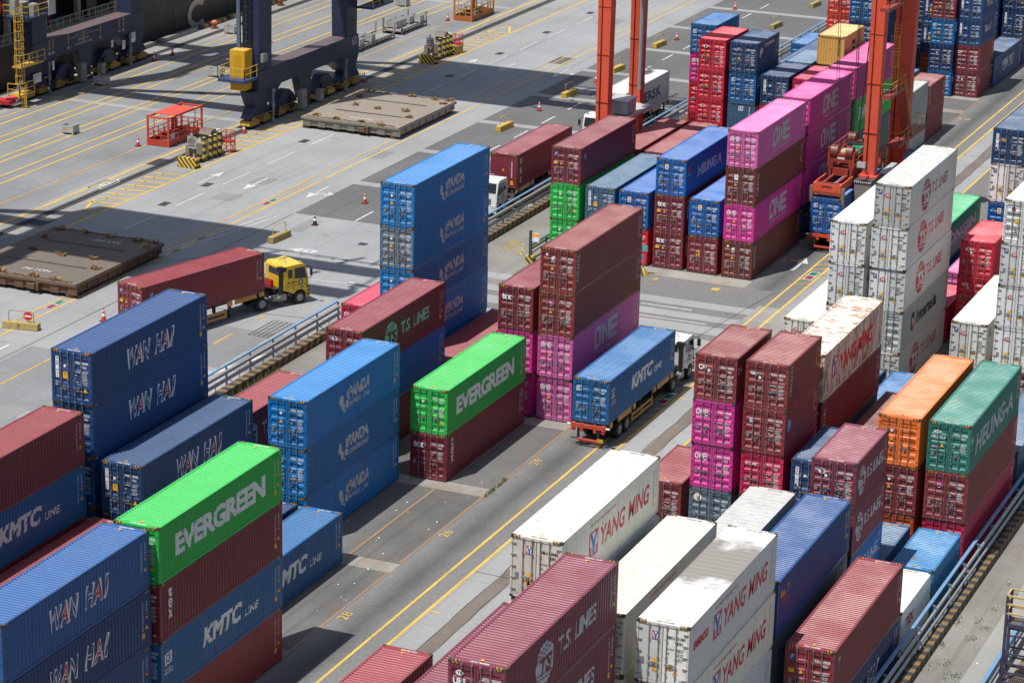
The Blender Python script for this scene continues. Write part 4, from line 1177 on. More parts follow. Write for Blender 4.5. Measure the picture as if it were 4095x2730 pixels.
MB().add([(-.35,-.35,0),(.35,-.35,0),(.35,.35,0),(-.35,.35,0),(-.10,-.10,.55),(.10,-.10,.55),(.10,.10,.55),(-.10,.10,.55)], [(0,1,5,4),(1,2,6,5),(2,3,7,6),(3,0,4,7),(4,5,6,7)]).obj('base_block', striped('base2', (.05,.05,.045), (.66,.42,.04), (1, .0, .6), .55), t)
MB().cyl((0,0,.5), (0,0,2.5), .045, 8).obj('post', GALV, t); MB().box(-.35, .35, -.07, -.03, 1.9, 2.4).obj('board', plain('teal_board', (.12,.30,.33), .5), t)
MB().box(-.10, .10, -.09, -.04, 1.2, 1.6).obj('lamp_box', PST, t)

# ------------------------------------------------------------------ orange rubber-tyred gantry crane over the left block
ORA = paint('crane_orange', (.70,.085,.034), .22, .10, .48, .15); ORD_ = paint('crane_orange_worn_shade', (.30,.042,.022), .6, .5)
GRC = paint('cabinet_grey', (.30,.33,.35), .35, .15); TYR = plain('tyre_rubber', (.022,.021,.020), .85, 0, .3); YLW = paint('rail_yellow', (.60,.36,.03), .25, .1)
def railing(b, pts, h=1.05, r=.022, m=0, mid=True):
    for p, q in zip(pts, pts[1:]):
        p = Vector(p); q = Vector(q); n = max(1, int((q-p).length/1.2))
        for i in range(n+1):
            c = p.lerp(q, i/n); b.beam(c, c+Vector((0,0,h)), r*2, r*2, m)
        b.beam(p+Vector((0,0,h)), q+Vector((0,0,h)), r*2, r*2, m)
        if mid: b.beam(p+Vector((0,0,h*.5)), q+Vector((0,0,h*.5)), r*1.6, r*1.6, m)
g = thing('gantry_crane', 'tall orange gantry crane straddling the left container block', 'crane', (-4, 65, -.03))
def rel(b): b.v = [(x+4, y-65, z) for x, y, z in b.v]; return b
TOPZ = 23.5
for x0, y0, zb in ((6.95, 65.0, 5.5), (6.95, 72.7, 3.0), (-16.15, 64.9, 3.0), (-16.15, 72.6, 3.0)):
    wx = 1.45 if (x0 > 0 and y0 > 70) else 1.0
    b = MB(); b.beam((x0+.02+wx/2, y0+.55, zb), (x0+.02+wx/2, y0+.55, TOPZ), .98*wx, 1.0, 0, 1.2*wx, 1.15, side=(0,1,0))
    b.box(x0+.30, x0+.36, y0-.075, y0+.1, zb+.2, TOPZ-1, 1)
    for z in range(9, 23, 4): b.box(x0-.06, x0+1.11, y0-.04, y0+1.13, z, z+.05, 2)
    b.box(x0-.25, x0+1.25, y0-.25, y0+1.3, zb-.18, zb, 0)
    rel(b).obj('leg', [ORA, plain('seam_dark', (.05,.012,.008), .7), paint('crane_seam', (.42,.055,.025), .3, .2)], g)
for x in (6.95, -16.15):
    rel(MB().box(x+.02, x+1.0, 61.5, 77.5, 1.5, 2.82)).obj('sill_beam', ORA, g)
    for y in (62.6, 75.4):
        b = MB(); b.box(x+.1, x+.9, y-1.3, y+1.3, .95, 1.5); rel(b).obj('bogie', ORD_, g)
        for dy in (-.85, .85):
            b = MB(); b.cyl((x+.25, y+dy, .80), (x+.78, y+dy, .80), .8, 22, 0); b.cyl((x+.22, y+dy, .80), (x+.81, y+dy, .80), .36, 14, 1); rel(b).obj('wheel', [TYR, ORD_], g)
for y in (65.55, 73.25): rel(MB().box(-17.2, 9.2, y-.55, y+.55, TOPZ, TOPZ+1.7)).obj('girder', ORA, g)
for x in (6.95, -16.15): rel(MB().box(x+.1, x+.9, 66.1, 72.7, TOPZ-.6, TOPZ+.9)).obj('tie_beam', ORA, g)
b = MB(); b.box(1.2, 8.6, 64.9, 73.9, TOPZ+1.95, TOPZ+2.25); b.box(3.0, 6.5, 66.5, 72.5, TOPZ+2.25, TOPZ+4.4); railing(b, [(2.4,64.9,TOPZ+2.25),(7,64.9,TOPZ+2.25),(7,73.9,TOPZ+2.25)]); rel(b).obj('trolley', ORD_, g)
b = MB(); b.box(1.0, 2.9, 66.6, 68.8, TOPZ-3.0, TOPZ-.4, 0); b.box(.97, 2.93, 66.55, 67.4, TOPZ-2.5, TOPZ-1.0, 1); rel(b).obj('driver_cabin', [GRC, plain('dark_glass', (.012,.018,.02), .06)], g)
b = MB(); b.box(6.75, 8.12, 63.75, 66.6, 1.2, 5.1, 0); b.box(6.70, 8.17, 63.70, 66.65, 5.1, 5.34, 1)
for i in range(9): b.box(6.74+.16*i, 6.83+.16*i, 63.66, 63.70, 5.18, 5.28, 2)
b.box(6.74, 8.13, 63.72, 63.745, 3.2, 3.26, 1); rel(b).obj('electrical_cabinet', [paint('warm_grey', (.27,.255,.23), .4, .15), plain('cab_dark', (.07,.07,.072), .6), INK['w']], g)
b = MB(); b.box(7.9, 9.5, 67.0, 70.7, 1.0, 5.3, 0); b.box(7.85, 9.55, 66.95, 70.75, 5.3, 5.36, 1); rel(b).obj('power_house', [paint('slate_blue', (.155,.19,.25), .4, .15), paint('pale_top', (.45,.46,.46), .4, .2)], g)
for y in (71.3, 72.5):
    b = MB(); b.box(8.6, 9.5, y, y+1.0, 1.0, 5.7); b.cyl((8.6, y+.5, 5.7), (9.5, y+.5, 5.7), .45, 14); rel(b).obj('power_house', paint('slate_blue', (.155,.19,.25), .4, .15), g)
b = MB(); b.box(-15.9, -14.2, 67.2, 69.3, 7.6, 8.7, 0); b.box(-16.0, -14.1, 67.1, 69.4, 8.7, 8.8, 1); b.box(-16.2, -14, 66, 72.6, 7.2, 7.45, 1); rel(b).obj('electrical_cabinet', [GRC, paint('pale_top', (.45,.46,.46), .4, .2)], g)
rel(MB().cyl((-14.9, 71.9, 8.8), (-14.9, 71.9, TOPZ), .19, 12)).obj('cable_pipe', paint('pipe_grey', (.28,.29,.30), .3, .1), g)
for z, ya, yb, xo in ((7.45, 68.3, 76.6, 9.0), (12.1, 65.2, 69.7, 8.9), (19.4, 63.4, 67.6, 8.8)):
    b = MB(); b.box(8.02, xo, ya, yb, z-.28, z); rel(b).obj('platform', ORD_, g)  # platform shade is put into the colour: darker orange than the legs
    b = MB(); railing(b, [(xo, ya, z), (xo, yb, z), (8.1, yb, z)], .95, .02); b2 = [(xo, ya, z), (8.1, ya, z)]; railing(b, b2, .95, .02); rel(b).obj('railing', YLW if z < 15 else ORA, g)
b = MB()
for i in range(17): b.box(8.25, 8.85, 69.6+.17*i, 69.78+.17*i, 12.0-.265*i, 12.04-.265*i)
b.beam((8.22, 69.5, 12.0), (8.22, 72.5, 7.5), .06, .3); b.beam((8.88, 69.5, 12.0), (8.88, 72.5, 7.5), .06, .3); rel(b).obj('stair', ORD_, g)
b = MB(); railing(b, [(8.9, 69.5, 12.0), (8.9, 72.5, 7.5)], .9, .02); rel(b).obj('stair_rail', YLW, g)
b = MB()
for s in (-.25, .25): b.beam((8.5+s, 67.4, 12.1), (8.5+s, 67.4, 17.6), .04, .04)
for i in range(20): b.beam((8.25, 67.4, 12.3+.27*i), (8.75, 67.4, 12.3+.27*i), .03, .03)
for z in (14.2, 15.4, 16.6):
    pts = [(8.5+.40*math.cos(R(a)), 67.4-.1-.62*math.sin(R(a)), z) for a in range(0, 181, 20)]
    for p, q in zip(pts, pts[1:]): b.beam(p, q, .04, .04)
for a in (40, 140): b.beam((8.5+.40*math.cos(R(a)), 67.3-.62*math.sin(R(a)), 14.2), (8.5+.40*math.cos(R(a)), 67.3-.62*math.sin(R(a)), 16.7), .03, .03)
rel(b).obj('caged_ladder', YLW, g)
b = MB(); b.box(7.0, 7.7, 63.2, 63.45, 6.5, 6.95, 0); b.box(7.03, 7.67, 63.18, 63.2, 6.53, 6.92, 1); b.beam((7.4, 63.4, 6.5), (7.5, 64.9, 5.7), .12, .12, 0); rel(b).obj('floodlight', [GRC, INK['lg']], g)
# ---- spreader resting on the blue container of the lane truck
SX, SY, SZ = 5.43, 60.45, 4.50
s = thing('crane_spreader', 'orange lifting spreader with rope drums resting on blue truck container', 'spreader', (SX, SY, SZ))
for x in (-.62, .42): MB().box(x, x+.2, .8, 11.4, .30, 1.0).obj('main_beam', ORD_, s)
for y in (.0, 11.55):
    b = MB(); b.box(-1.15, 1.15, y, y+.62, .42, 1.05, 0); b.box(-1.16, 1.16, y-.01, y+.63, .14, .42, 1); b.box(-.95, .95, y+.12, y+.5, 1.051, 1.06, 2); b.obj('end_beam', [ORA, striped('spreader_stripes', (.05,.015,.01), (.62,.10,.04), (1,0,1), .22), plain('seam_dark', (.05,.012,.008), .7)], s)
for x in (-1.15, 1.05): MB().box(x, x+.1, .6, 3.4, .42, 1.05).obj('side_plate', ORA, s)
for x in (-1.42, 1.12):
    for y in (.05, 11.7): MB().box(x, x+.30, y, y+.34, -.55, .75).obj('corner_flipper', paint('flipper', (.22,.17,.12), .6, .6), s)
MB().box(-.75, .75, 3.6, 9.4, .9, 1.5).obj('centre_frame', ORD_, s)
for y in (3.6, 8.6):
    b = MB(); b.box(-1.0, 1.0, y, y+.6, 2.0, 2.7, 0); b.box(-1.0, -.65, y, y+.5, .6, 2.0, 0); b.box(.65, 1.0, y, y+.5, .6, 2.0, 0); b.box(-.3, .3, y-.012, y, 2.28, 2.42, 1); b.obj('head_block', [ORD_, INK['w']], s)
    for x in (-.62, .62): MB().cyl((x-.28, y+.45, 2.75), (x+.28, y+.45, 2.75), .58, 20).obj('rope_sheave', paint('sheave', (.16,.035,.025), .5, .5), s)
b = MB(); b.box(-.7, .5, 4.6, 6.6, 2.0, 2.5, 0); b.obj('machinery_cover', paint('buff', (.50,.36,.16), .3, .1), s)
MB().box(-.1, .7, 6.9, 7.9, 2.1, 2.62).obj('hydraulic_unit', plain('unit_green', (.02,.42,.20), .4), s)
b = MB(); railing(b, [(-1.05, 3.6, 1.6), (-1.05, 9.4, 1.6)], 1.5, .025); railing(b, [(1.05, 3.6, 1.6), (1.05, 9.4, 1.6)], 1.3, .025); b.obj('railing', ORA, s)
MB().cyl((0, 8.0, 1.5), (0, 8.0, 2.7), .75, 18).obj('cable_basket', plain('basket_dark', (.02,.02,.02), .7), s)
vs, fs = fit(text2d('ZPMC', 1), -.45, .45, .72, .90)
me, ks = flat_mesh('lettering', [((vs, fs), 'k', 0)], lambda u, v, l: (u, -.012, v)); place_mark('lettering', me, ks, s, ORA)
RP = plain('steel_rope', (.02,.02,.022), .5)
for x in (-.62, .62):
    for y in (3.8, 4.4, 8.8, 9.3): MB().cyl((x, y, 2.7), (x*1.6, y+(.6 if y > 6 else -.5), TOPZ-2.6), .022, 5).obj('hoist_rope', RP, s)
MB().cyl((.1, 7.9, 2.7), (.9, 8.6, TOPZ-2.6), .05, 6).obj('supply_cable', RP, s)

# ------------------------------------------------------------------ ship-to-shore quay crane 60
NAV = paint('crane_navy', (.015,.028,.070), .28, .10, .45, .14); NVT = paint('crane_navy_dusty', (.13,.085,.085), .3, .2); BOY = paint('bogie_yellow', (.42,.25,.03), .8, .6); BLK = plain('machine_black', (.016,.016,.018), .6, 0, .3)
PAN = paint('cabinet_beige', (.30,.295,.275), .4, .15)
def quay_crane(y0, label):
    c = thing('quay_crane', label, 'crane', (-67.3, y0, -.03), 0, 'blue quay cranes')
    def o(b, name, m, p=c): return b.obj(name, m, p)
    for X, s in ((12.3, 1), (-12.3, -1)):
        b = MB(); b.box(X-.9, X+.9, -.1, 20.6, 3.5, 5.35, 0); b.rect(X-.86, X+.86, 1.4, 18.4, 5.356, 1); sb = o(b, 'sill_beam', [NAV, NVT])
        for ya, yb in ((0, 2.5), (18.2, 20.4)):
            b = MB(); b.beam((X, (ya+yb)/2, 5.3), (X, (ya+yb)/2, 40), 1.65, yb-ya, 0, 2.3, 2.4, side=(0,1,0)); o(b, 'leg', NAV)
            b = MB(); b.prism([(ya-1.0, 3.52), (yb+2.6, 3.52), (yb+.2, 2.0), (ya-.2, 2.0)] if ya < 5 else [(ya-2.6, 3.52), (yb+1.0, 3.52), (yb+.2, 2.0), (ya-.2, 2.0)], 0, X-.62, X+.62); o(b, 'equaliser', NAV)
        for yc in (.9, 6.2, 14.2, 19.6):
            b = MB(); b.prism([(yc-2.1, 1.0), (yc+2.1, 1.0), (yc+1.3, 1.9), (yc+.5, 2.4), (yc-.5, 2.4), (yc-1.3, 1.9)], 0, X-.5, X+.5); o(b, 'equaliser', NAV)
            for d in (-1.15, 1.15):
                b = MB(); b.prism([(yc+d-.95, .34), (yc+d+.95, .34), (yc+d+.8, .78), (yc+d+.35, .80), (yc+d+.25, .98), (yc+d-.25, .98), (yc+d-.35, .80), (yc+d-.8, .78)], 0, X-.50, X+.50, 0); b.box(X-.60, X-.55, yc+d-.8, yc+d+.8, .28, .75, 1); b.box(X+.55, X+.60, yc+d-.8, yc+d+.8, .28, .75, 1); b.box(X-.3, X+.3, yc+d-.6, yc+d+.5, 1.0, 1.45, 2); bg = o(b, 'bogie', [BOY, BOY, BLK])
                for e in (-.5, .5): MB().cyl((X-.16, yc+d+e, .33), (X+.16, yc+d+e, .33), .33, 14).obj('wheel', BLK, bg)
            b = MB(); railing(b, [(X+.85*s, yc-2.1, .9), (X+.85*s, yc+2.1, .9)], .25, .02, mid=False); o(b, 'bumper_rail', BOY)
        for yc in (2.6, 17.8):
            b = MB(); b.cyl((X+.95, yc, .25), (X+.95, yc, 3.3), .10, 8); b.cyl((X+.95, yc, .05), (X+.95, yc, .6), .25, 8, r2=.1); b.cyl((X+.95, yc, 1.5), (X+.95, yc, 1.95), .17, 8); b.cyl((X+.95, yc, 2.9), (X+.95, yc, 3.3), .17, 8); o(b, 'tie_down', paint('tie_grey', (.20,.21,.22), .5, .3))
        b = MB(); b.prism([(8.6, 3.5), (11.6, 3.5), (10.9, .9), (9.6, .9)], 0, X-.4, X+.4); o(b, 'cable_guide', NAV)
        for yc, h, w_ in ((8.1, 1.75, .5), (11.9, 1.1, .35)):
            b = MB(); b.box(X+.62, X+1.15, yc, yc+w_*2, .25, .25+h, 0); b.box(X+1.15, X+1.16, yc+.06, yc+w_*2-.06, .35+h*.5, .40+h*.5, 1); o(b, 'cabinet', [PAN, BLK])
        b = MB()
        for i in range(5): b.box(X-.2, X+.7, 3.4+3.2*i, 4.2+3.2*i, .5, 1.2+.5*(i % 2))
        o(b, 'gearbox', BLK)
    for yy in (1.2, 19.3): o(MB().box(-12.3, 12.3, yy-.85, yy+.85, 12.0, 14.0), 'portal_beam', NAV)
    for yy in (1.2, 19.3): o(MB().beam((-12.0, yy, 14), (10, yy, 38), .9, .9), 'diagonal_brace', NAV)
    for X in (-12.3, 12.3): o(MB().box(X-.9, X+.9, 0, 20.4, 38, 40), 'cross_beam', NAV)
    for yy in (7.2, 13.2): o(MB().box(-60, 37.5, yy-.7, yy+.7, 40, 42.4), 'boom_girder', NAV)
    o(MB().box(6.5, 24, 3.2, 17.3, 42.6, 49), 'machinery_house', NAV)
    b = MB()
    rq = random.Random(3)
    for i in range(30): q_ = rq.uniform(24, 37); p_ = rq.uniform(4.8, 15); b.beam((q_, p_, 41.4), (q_+rq.uniform(-1.6, 1.6), p_+rq.uniform(-2.2, 2.2), 41.9), rq.uniform(.15, .5), .2)
    railing(b, [(24, 5.6, 42), (37, 5.6, 42), (37, 14.8, 42), (24, 14.8, 42)], 1.2, .06); o(b, 'walkway', NAV)
    return c
qc = quay_crane(76.4, 'dark blue quay crane numbered 60 with yellow lift cabin on its near leg')
q2 = dup(qc); q2.location.y = 76.4-67.0; q2['label'] = 'dark blue quay crane standing outside the left frame edge, seen by its shadow'
def cz(b): b.v = [(x+67.3, y-76.4, z) for x, y, z in b.v]; return b
# lift cabin, mast and platform on the near landside leg
b = MB(); b.box(-56.3, -54.75, 74.75, 76.25, 4.95, 7.5, 0); b.box(-54.745, -54.735, 74.95, 75.5, 5.1, 7.0, 1); b.box(-55.9, -55.1, 74.74, 74.75, 5.1, 7.1, 1)
CY = paint('cabin_yellow', (.68,.37,.012), .2, .06); cz(b).obj('lift_cabin', [CY, paint('cabin_yellow_door', (.60,.33,.012), .25, .08)], qc)
b = MB(); b.box(-56.25, -54.8, 74.8, 76.2, 3.75, 4.65)
for i in range(7): b.box(-56.27, -54.78, 74.77, 76.22, 3.82+.12*i, 3.87+.12*i)
cz(b).obj('lift_base', CY, qc); cz(MB().box(-57.0, -54.2, 73.7, 77.5, 4.66, 4.93)).obj('lift_platform', paint('deck_blue', (.03,.06,.17), .3, .1), qc)
b = MB(); railing(b, [(-57, 77.4, 4.93), (-57, 73.75, 4.93), (-54.25, 73.75, 4.93), (-54.25, 77.4, 4.93)], 1.1, .03); cz(b).obj('lift_railing', YLW, qc)
b = MB(); b.box(-56.2, -55.85, 75.9, 76.15, 7.5, 40, 1)
for x in (-55.5, -54.9): b.beam((x, 76.1, 7.5), (x, 76.1, 40), .09, .09)
for i in range(40): b.beam((-55.5, 76.1, 7.8+.8*i), (-54.9, 76.1, 7.8+.8*i), .06, .06); b.box(-55.4, -55.0, 76.0, 76.2, 7.8+.8*i+.3, 7.8+.8*i+.42)
cz(b).obj('lift_mast', [BLK, paint('mast_blue', (.10,.15,.20), .2, .05)], qc)
b = MB(); b.box(-54.15, -53.8, 76.6, 77.5, 6.2, 7.0); cz(b).obj('cabinet', PAN, qc)
# stair and walkway on the far landside leg
b = MB(); b.box(-54.2, -52.4, 96.8, 101.5, 7.9, 8.1)
for i in range(14): b.box(-53.9, -53.1, 97.2+.22*i, 97.42+.22*i, 10.9-.21*i, 10.95-.21*i)
b.beam((-53.9, 97.1, 11.0), (-53.9, 100.4, 8.0), .06, .28); b.beam((-53.1, 97.1, 11.0), (-53.1, 100.4, 8.0), .06, .28); b.box(-54.4, -52.9, 95.5, 98, 11.0, 11.2); cz(b).obj('stair', NAV, qc)
b = MB(); railing(b, [(-52.4, 96.8, 8.1), (-52.4, 101.4, 8.1), (-54.1, 101.4, 8.1)], 1.05, .03); railing(b, [(-53.1, 97.1, 11.0), (-53.1, 100.4, 8.0)], .9, .03); railing(b, [(-52.9, 95.5, 11.2), (-52.9, 98, 11.2)], 1, .03); cz(b).obj('stair_rail', YLW, qc)
# ladder, landing and numbers on the waterside
b = MB()
for s in (-.25, .25): b.beam((-78.4+s, 73.9, 0.2), (-78.4+s, 73.9, 10.2), .07, .07)
for i in range(33): b.beam((-78.65, 73.9, .3+.3*i), (-78.15, 73.9, .3+.3*i), .05, .05)
for z in (2.2, 3.0, 3.9, 4.7, 5.6, 6.4, 7.3, 8.2, 9.0):
    pts = [(-78.4+.45*math.cos(R(a)), 73.8-.75*math.sin(R(a)), z) for a in range(0, 181, 20)]
    for p, q in zip(pts, pts[1:]): b.beam(p, q, .07, .07)
for a in (35, 90, 145): b.beam((-78.4+.45*math.cos(R(a)), 73.8-.75*math.sin(R(a)), 2.2), (-78.4+.45*math.cos(R(a)), 73.8-.75*math.sin(R(a)), 9.2), .06, .06)
cz(b).obj('caged_ladder', YLW, qc)
b = MB(); b.box(-80.4, -77.6, 74.1, 77.6, 8.1, 8.4, 0); b.box(-80.3, -79.0, 75.0, 76.6, 8.4, 9.6, 1); b.box(-78.6, -78.0, 75.6, 76.4, 8.4, 9.5, 1); b.box(-79.2, -78.6, 73.4, 74.2, 9.6, 10.2, 1); cz(b).obj('landing', [NAV, PAN], qc)
b = MB(); railing(b, [(-80.4, 74.1, 8.4), (-77.6, 74.1, 8.4), (-77.6, 77.6, 8.4)], 1.1, .035); railing(b, [(-78.6, 73.0, 3.9), (-77.8, 73.0, 3.9), (-77.8, 77.0, 3.9)], 1.1, .035); railing(b, [(-79.2, 72.6, 1.2), (-77.9, 72.6, 1.2), (-77.9, 75.2, 1.2)], 1.1, .035); b.box(-79.2, -77.9, 72.6, 75.2, 1.05, 1.2); b.box(-78.9, -77.8, 73.0, 76.8, 3.75, 3.9)
for i in range(8): b.beam((-77.9, 73.0, .1+.15*i), (-77.4, 73.0, .1+.15*i), .05, .05)
b.beam((-77.9, 73.0, 0), (-77.9, 73.0, 1.2), .06, .06); b.beam((-77.4, 73.0, 0), (-77.4, 73.0, 2.2), .06, .06); cz(b).obj('landing_rail', YLW, qc)
cz(MB().box(-77.55, -77.45, 77.4, 78.6, 8.2, 9.8)).obj('notice_panel', INK['lg'], qc)
b = MB(); b.cyl((-81.2, 73.0, 3.6), (-80.9, 73.0, 3.6), .9, 26, 0); b.cyl((-80.9, 73.3, 9.3), (-80.5, 73.3, 9.3), .8, 22, 0); b.box(-80.6, -78.6, 71.8, 73.0, .4, .75, 0); b.cyl((-79.2, 72.2, .9), (-78.2, 72.8, 1.0), .2, 10, 0); cz(b).obj('hose_reel', paint('reel_red', (.50,.012,.02), .25, .05), qc)
T = text2d
def plate(layers, x, name='lettering', par=qc):
    me, ks = flat_mesh(name, layers, lambda u, v, l: (x+67.3+.006*l, u-76.4, v)); place_mark(name, me, ks, par, NAV)
l = [(fit(T('60'), 75.35, 76.25, 3.75, 4.75), 'lg', 0)]
for lab, yy, v in (('45', 79.2, .25), ('40', 79.85, .25), ('20', 82.6, .2), ('20', 88.5, .2), ('40', 92.1, .2), ('45', 92.9, .2)):
    l += [(rc(yy, yy+.10, 4.35, 5.3), 'y', 0), (fit(T(lab, 1), yy-.22, yy+.26, 3.85, 4.15), 'lg', 0)]
l += [(rc(85.35, 85.45, 4.0, 5.25), 'y', 0), (fit(T('QUAY LOADING RESTRICTION'), 83.9, 86.7, 5.02, 5.16), 'lg', 0), (fit(T('CONTAINERS MAY NOT BE STACKED OVER ONE HIGH'), 82.9, 88.3, 4.76, 4.90), 'lg', 0), (fit(T('碼頭規例'), 84.4, 86.4, 4.34, 4.62), 'lg', 0), (fit(T('只准單層安放貨櫃'), 83.7, 87.0, 3.92, 4.20), 'lg', 0)]
plate(l, -78.69)
plate([(fit(T('60'), 95.6, 96.6, 4.35, 5.25), 'lg', 0)], -54.09)
l = []
for a, bb, z0, z1 in ((76.2, 77.6, 1.6, 2.5), (92.6, 93.2, 2.0, 2.9), (79.6, 79.95, 2.3, 3.2), (90.5, 90.9, 2.6, 3.3), (94.2, 95.2, 2.4, 3.4)):
    l += [(rc(a, bb, z0, z1), 'w', 0)]+[(rc(a+.08, bb-.12*(i+1), z1-.2-.16*i, z1-.14-.16*i), 'g', 1) for i in range(3)]
plate(l, -78.66, 'notice_board')

# ------------------------------------------------------------------ moored ship
HUL = paint('hull_dark', (.060,.050,.040), .45, .22, .5, .12); DEK = paint('deck_cream', (.50,.44,.30), .3, .1); SHP = paint('ship_dark', (.045,.035,.03), .5, .4)
sh = thing('cargo_ship', 'dark hulled cargo ship moored behind the quay crane with a large faded letter C', 'ship', (-84.0, 60, -5.4))
def sz(b): b.v = [(x+84, y-60, z+5.4) for x, y, z in b.v]; return b
b = MB(); b.prism([(30, -6), (260, -6), (260, 14), (104, 14), (104, 4.0), (30, 4.0)], 0, -104, -84.0)
for z in (-2.2, 1.2, 4.6, 8): b.box(-84.0, -83.96, 106.6 if z > 3.3 else 30, 260, z, z+.035)
for y in range(112, 250, 12): b.box(-84.0, -83.97, y, y+.05, -5, 13.8)
sz(b).obj('hull', HUL, sh)
sz(MB().box(-103, -84.1, 32, 103.9, 4.01, 4.08)).obj('deck', DEK, sh)
b = MB(); b.box(-100, -87.5, 34, 103.9, 4.08, 9.5)
for y in range(36, 102, 5): b.box(-87.5, -87.2, y, y+1.4, 4.08, 9.5)
b.box(-88.4, -84.2, 32, 103.9, 9.5, 10); sz(b).obj('superstructure', SHP, sh)
for y in (80.6, 87.0, 93.4, 100.5): sz(MB().box(-84.8, -84.3, y, y+.55, 4.08, 9.6)).obj('deck_column', paint('column_cream', (.36,.33,.27), .5, .3), sh)
for y in (82.6, 96.2): sz(MB().box(-86.2, -85.0, y, y+1.9, 4.08, 9.6)).obj('deck_column', SHP, sh)
b = MB(); railing(b, [(-84.2, 36, 4.08), (-84.2, 103.8, 4.08)], 1.05, .035); sz(b).obj('deck_railing', paint('ship_rail', (.50,.50,.46), .3, .1), sh)
for y, h in ((89, 1.4), (90.6, 1.7), (98.6, 1.2)): sz(MB().cyl((-86.2, y, 4.08), (-86.2, y, 4.08+h), .35, 10)).obj('fire_locker', paint('locker_red', (.30,.02,.02), .4, .1), sh)
a0 = []; n = 22
for i in range(n+1):
    a = R(48+264*i/n); a0.append((math.cos(a), math.sin(a)))
vs = [(117.3+2.25*c_, 1.05+1.65*s_) for c_, s_ in a0]+[(117.3+1.45*c_, 1.05+.98*s_) for c_, s_ in a0]
fs = [(i, i+1, n+2+i, n+1+i) for i in range(n)]
me, ks = flat_mesh('lettering', [((vs, fs), 'w', 0)], lambda u, v, l: (.06, u-60, v+5.4)); place_mark('lettering', me, ks, sh, HUL)
me.materials[0] = paint('faded_letter', (.60,.47,.36), .35, .75)
# ------------------------------------------------------------------ container trucks (y forward, origin on the ground under the rear of the load)
GLS = plain('window_glass', (.012,.018,.022), .05, 0, .1); CHA = paint('chassis_black', (.020,.019,.018), .5, .35); RIM = paint('rim_grey', (.30,.29,.28), .5, .3)
LMP = plain('lamp_red', (.45,.01,.01), .3); LMC = plain('lamp_clear', (.60,.60,.58), .15); ORG = paint('trailer_orange', (.60,.07,.03), .4, .25)
def wheel(par, x, y, r, wd, name='wheel'):
    w_ = MB().cyl((-wd/2,0,0), (wd/2,0,0), r, 22).obj(name, TYR, par, (x, y, r), bevel=.03)
    b = MB(); s = 1 if x > 0 else -1
    b.cyl((s*wd*.30,0,0), (s*(wd/2+.012),0,0), r*.56, 18); b.cyl((s*wd*.4,0,0), (s*(wd/2+.05),0,0), r*.22, 10)
    for i in range(8): b.cyl((s*wd*.45, r*.38*math.cos(i*.785), r*.38*math.sin(i*.785)), (s*(wd/2+.03), r*.38*math.cos(i*.785), r*.38*math.sin(i*.785)), .03, 6)
    b.obj('rim', RIM, w_)
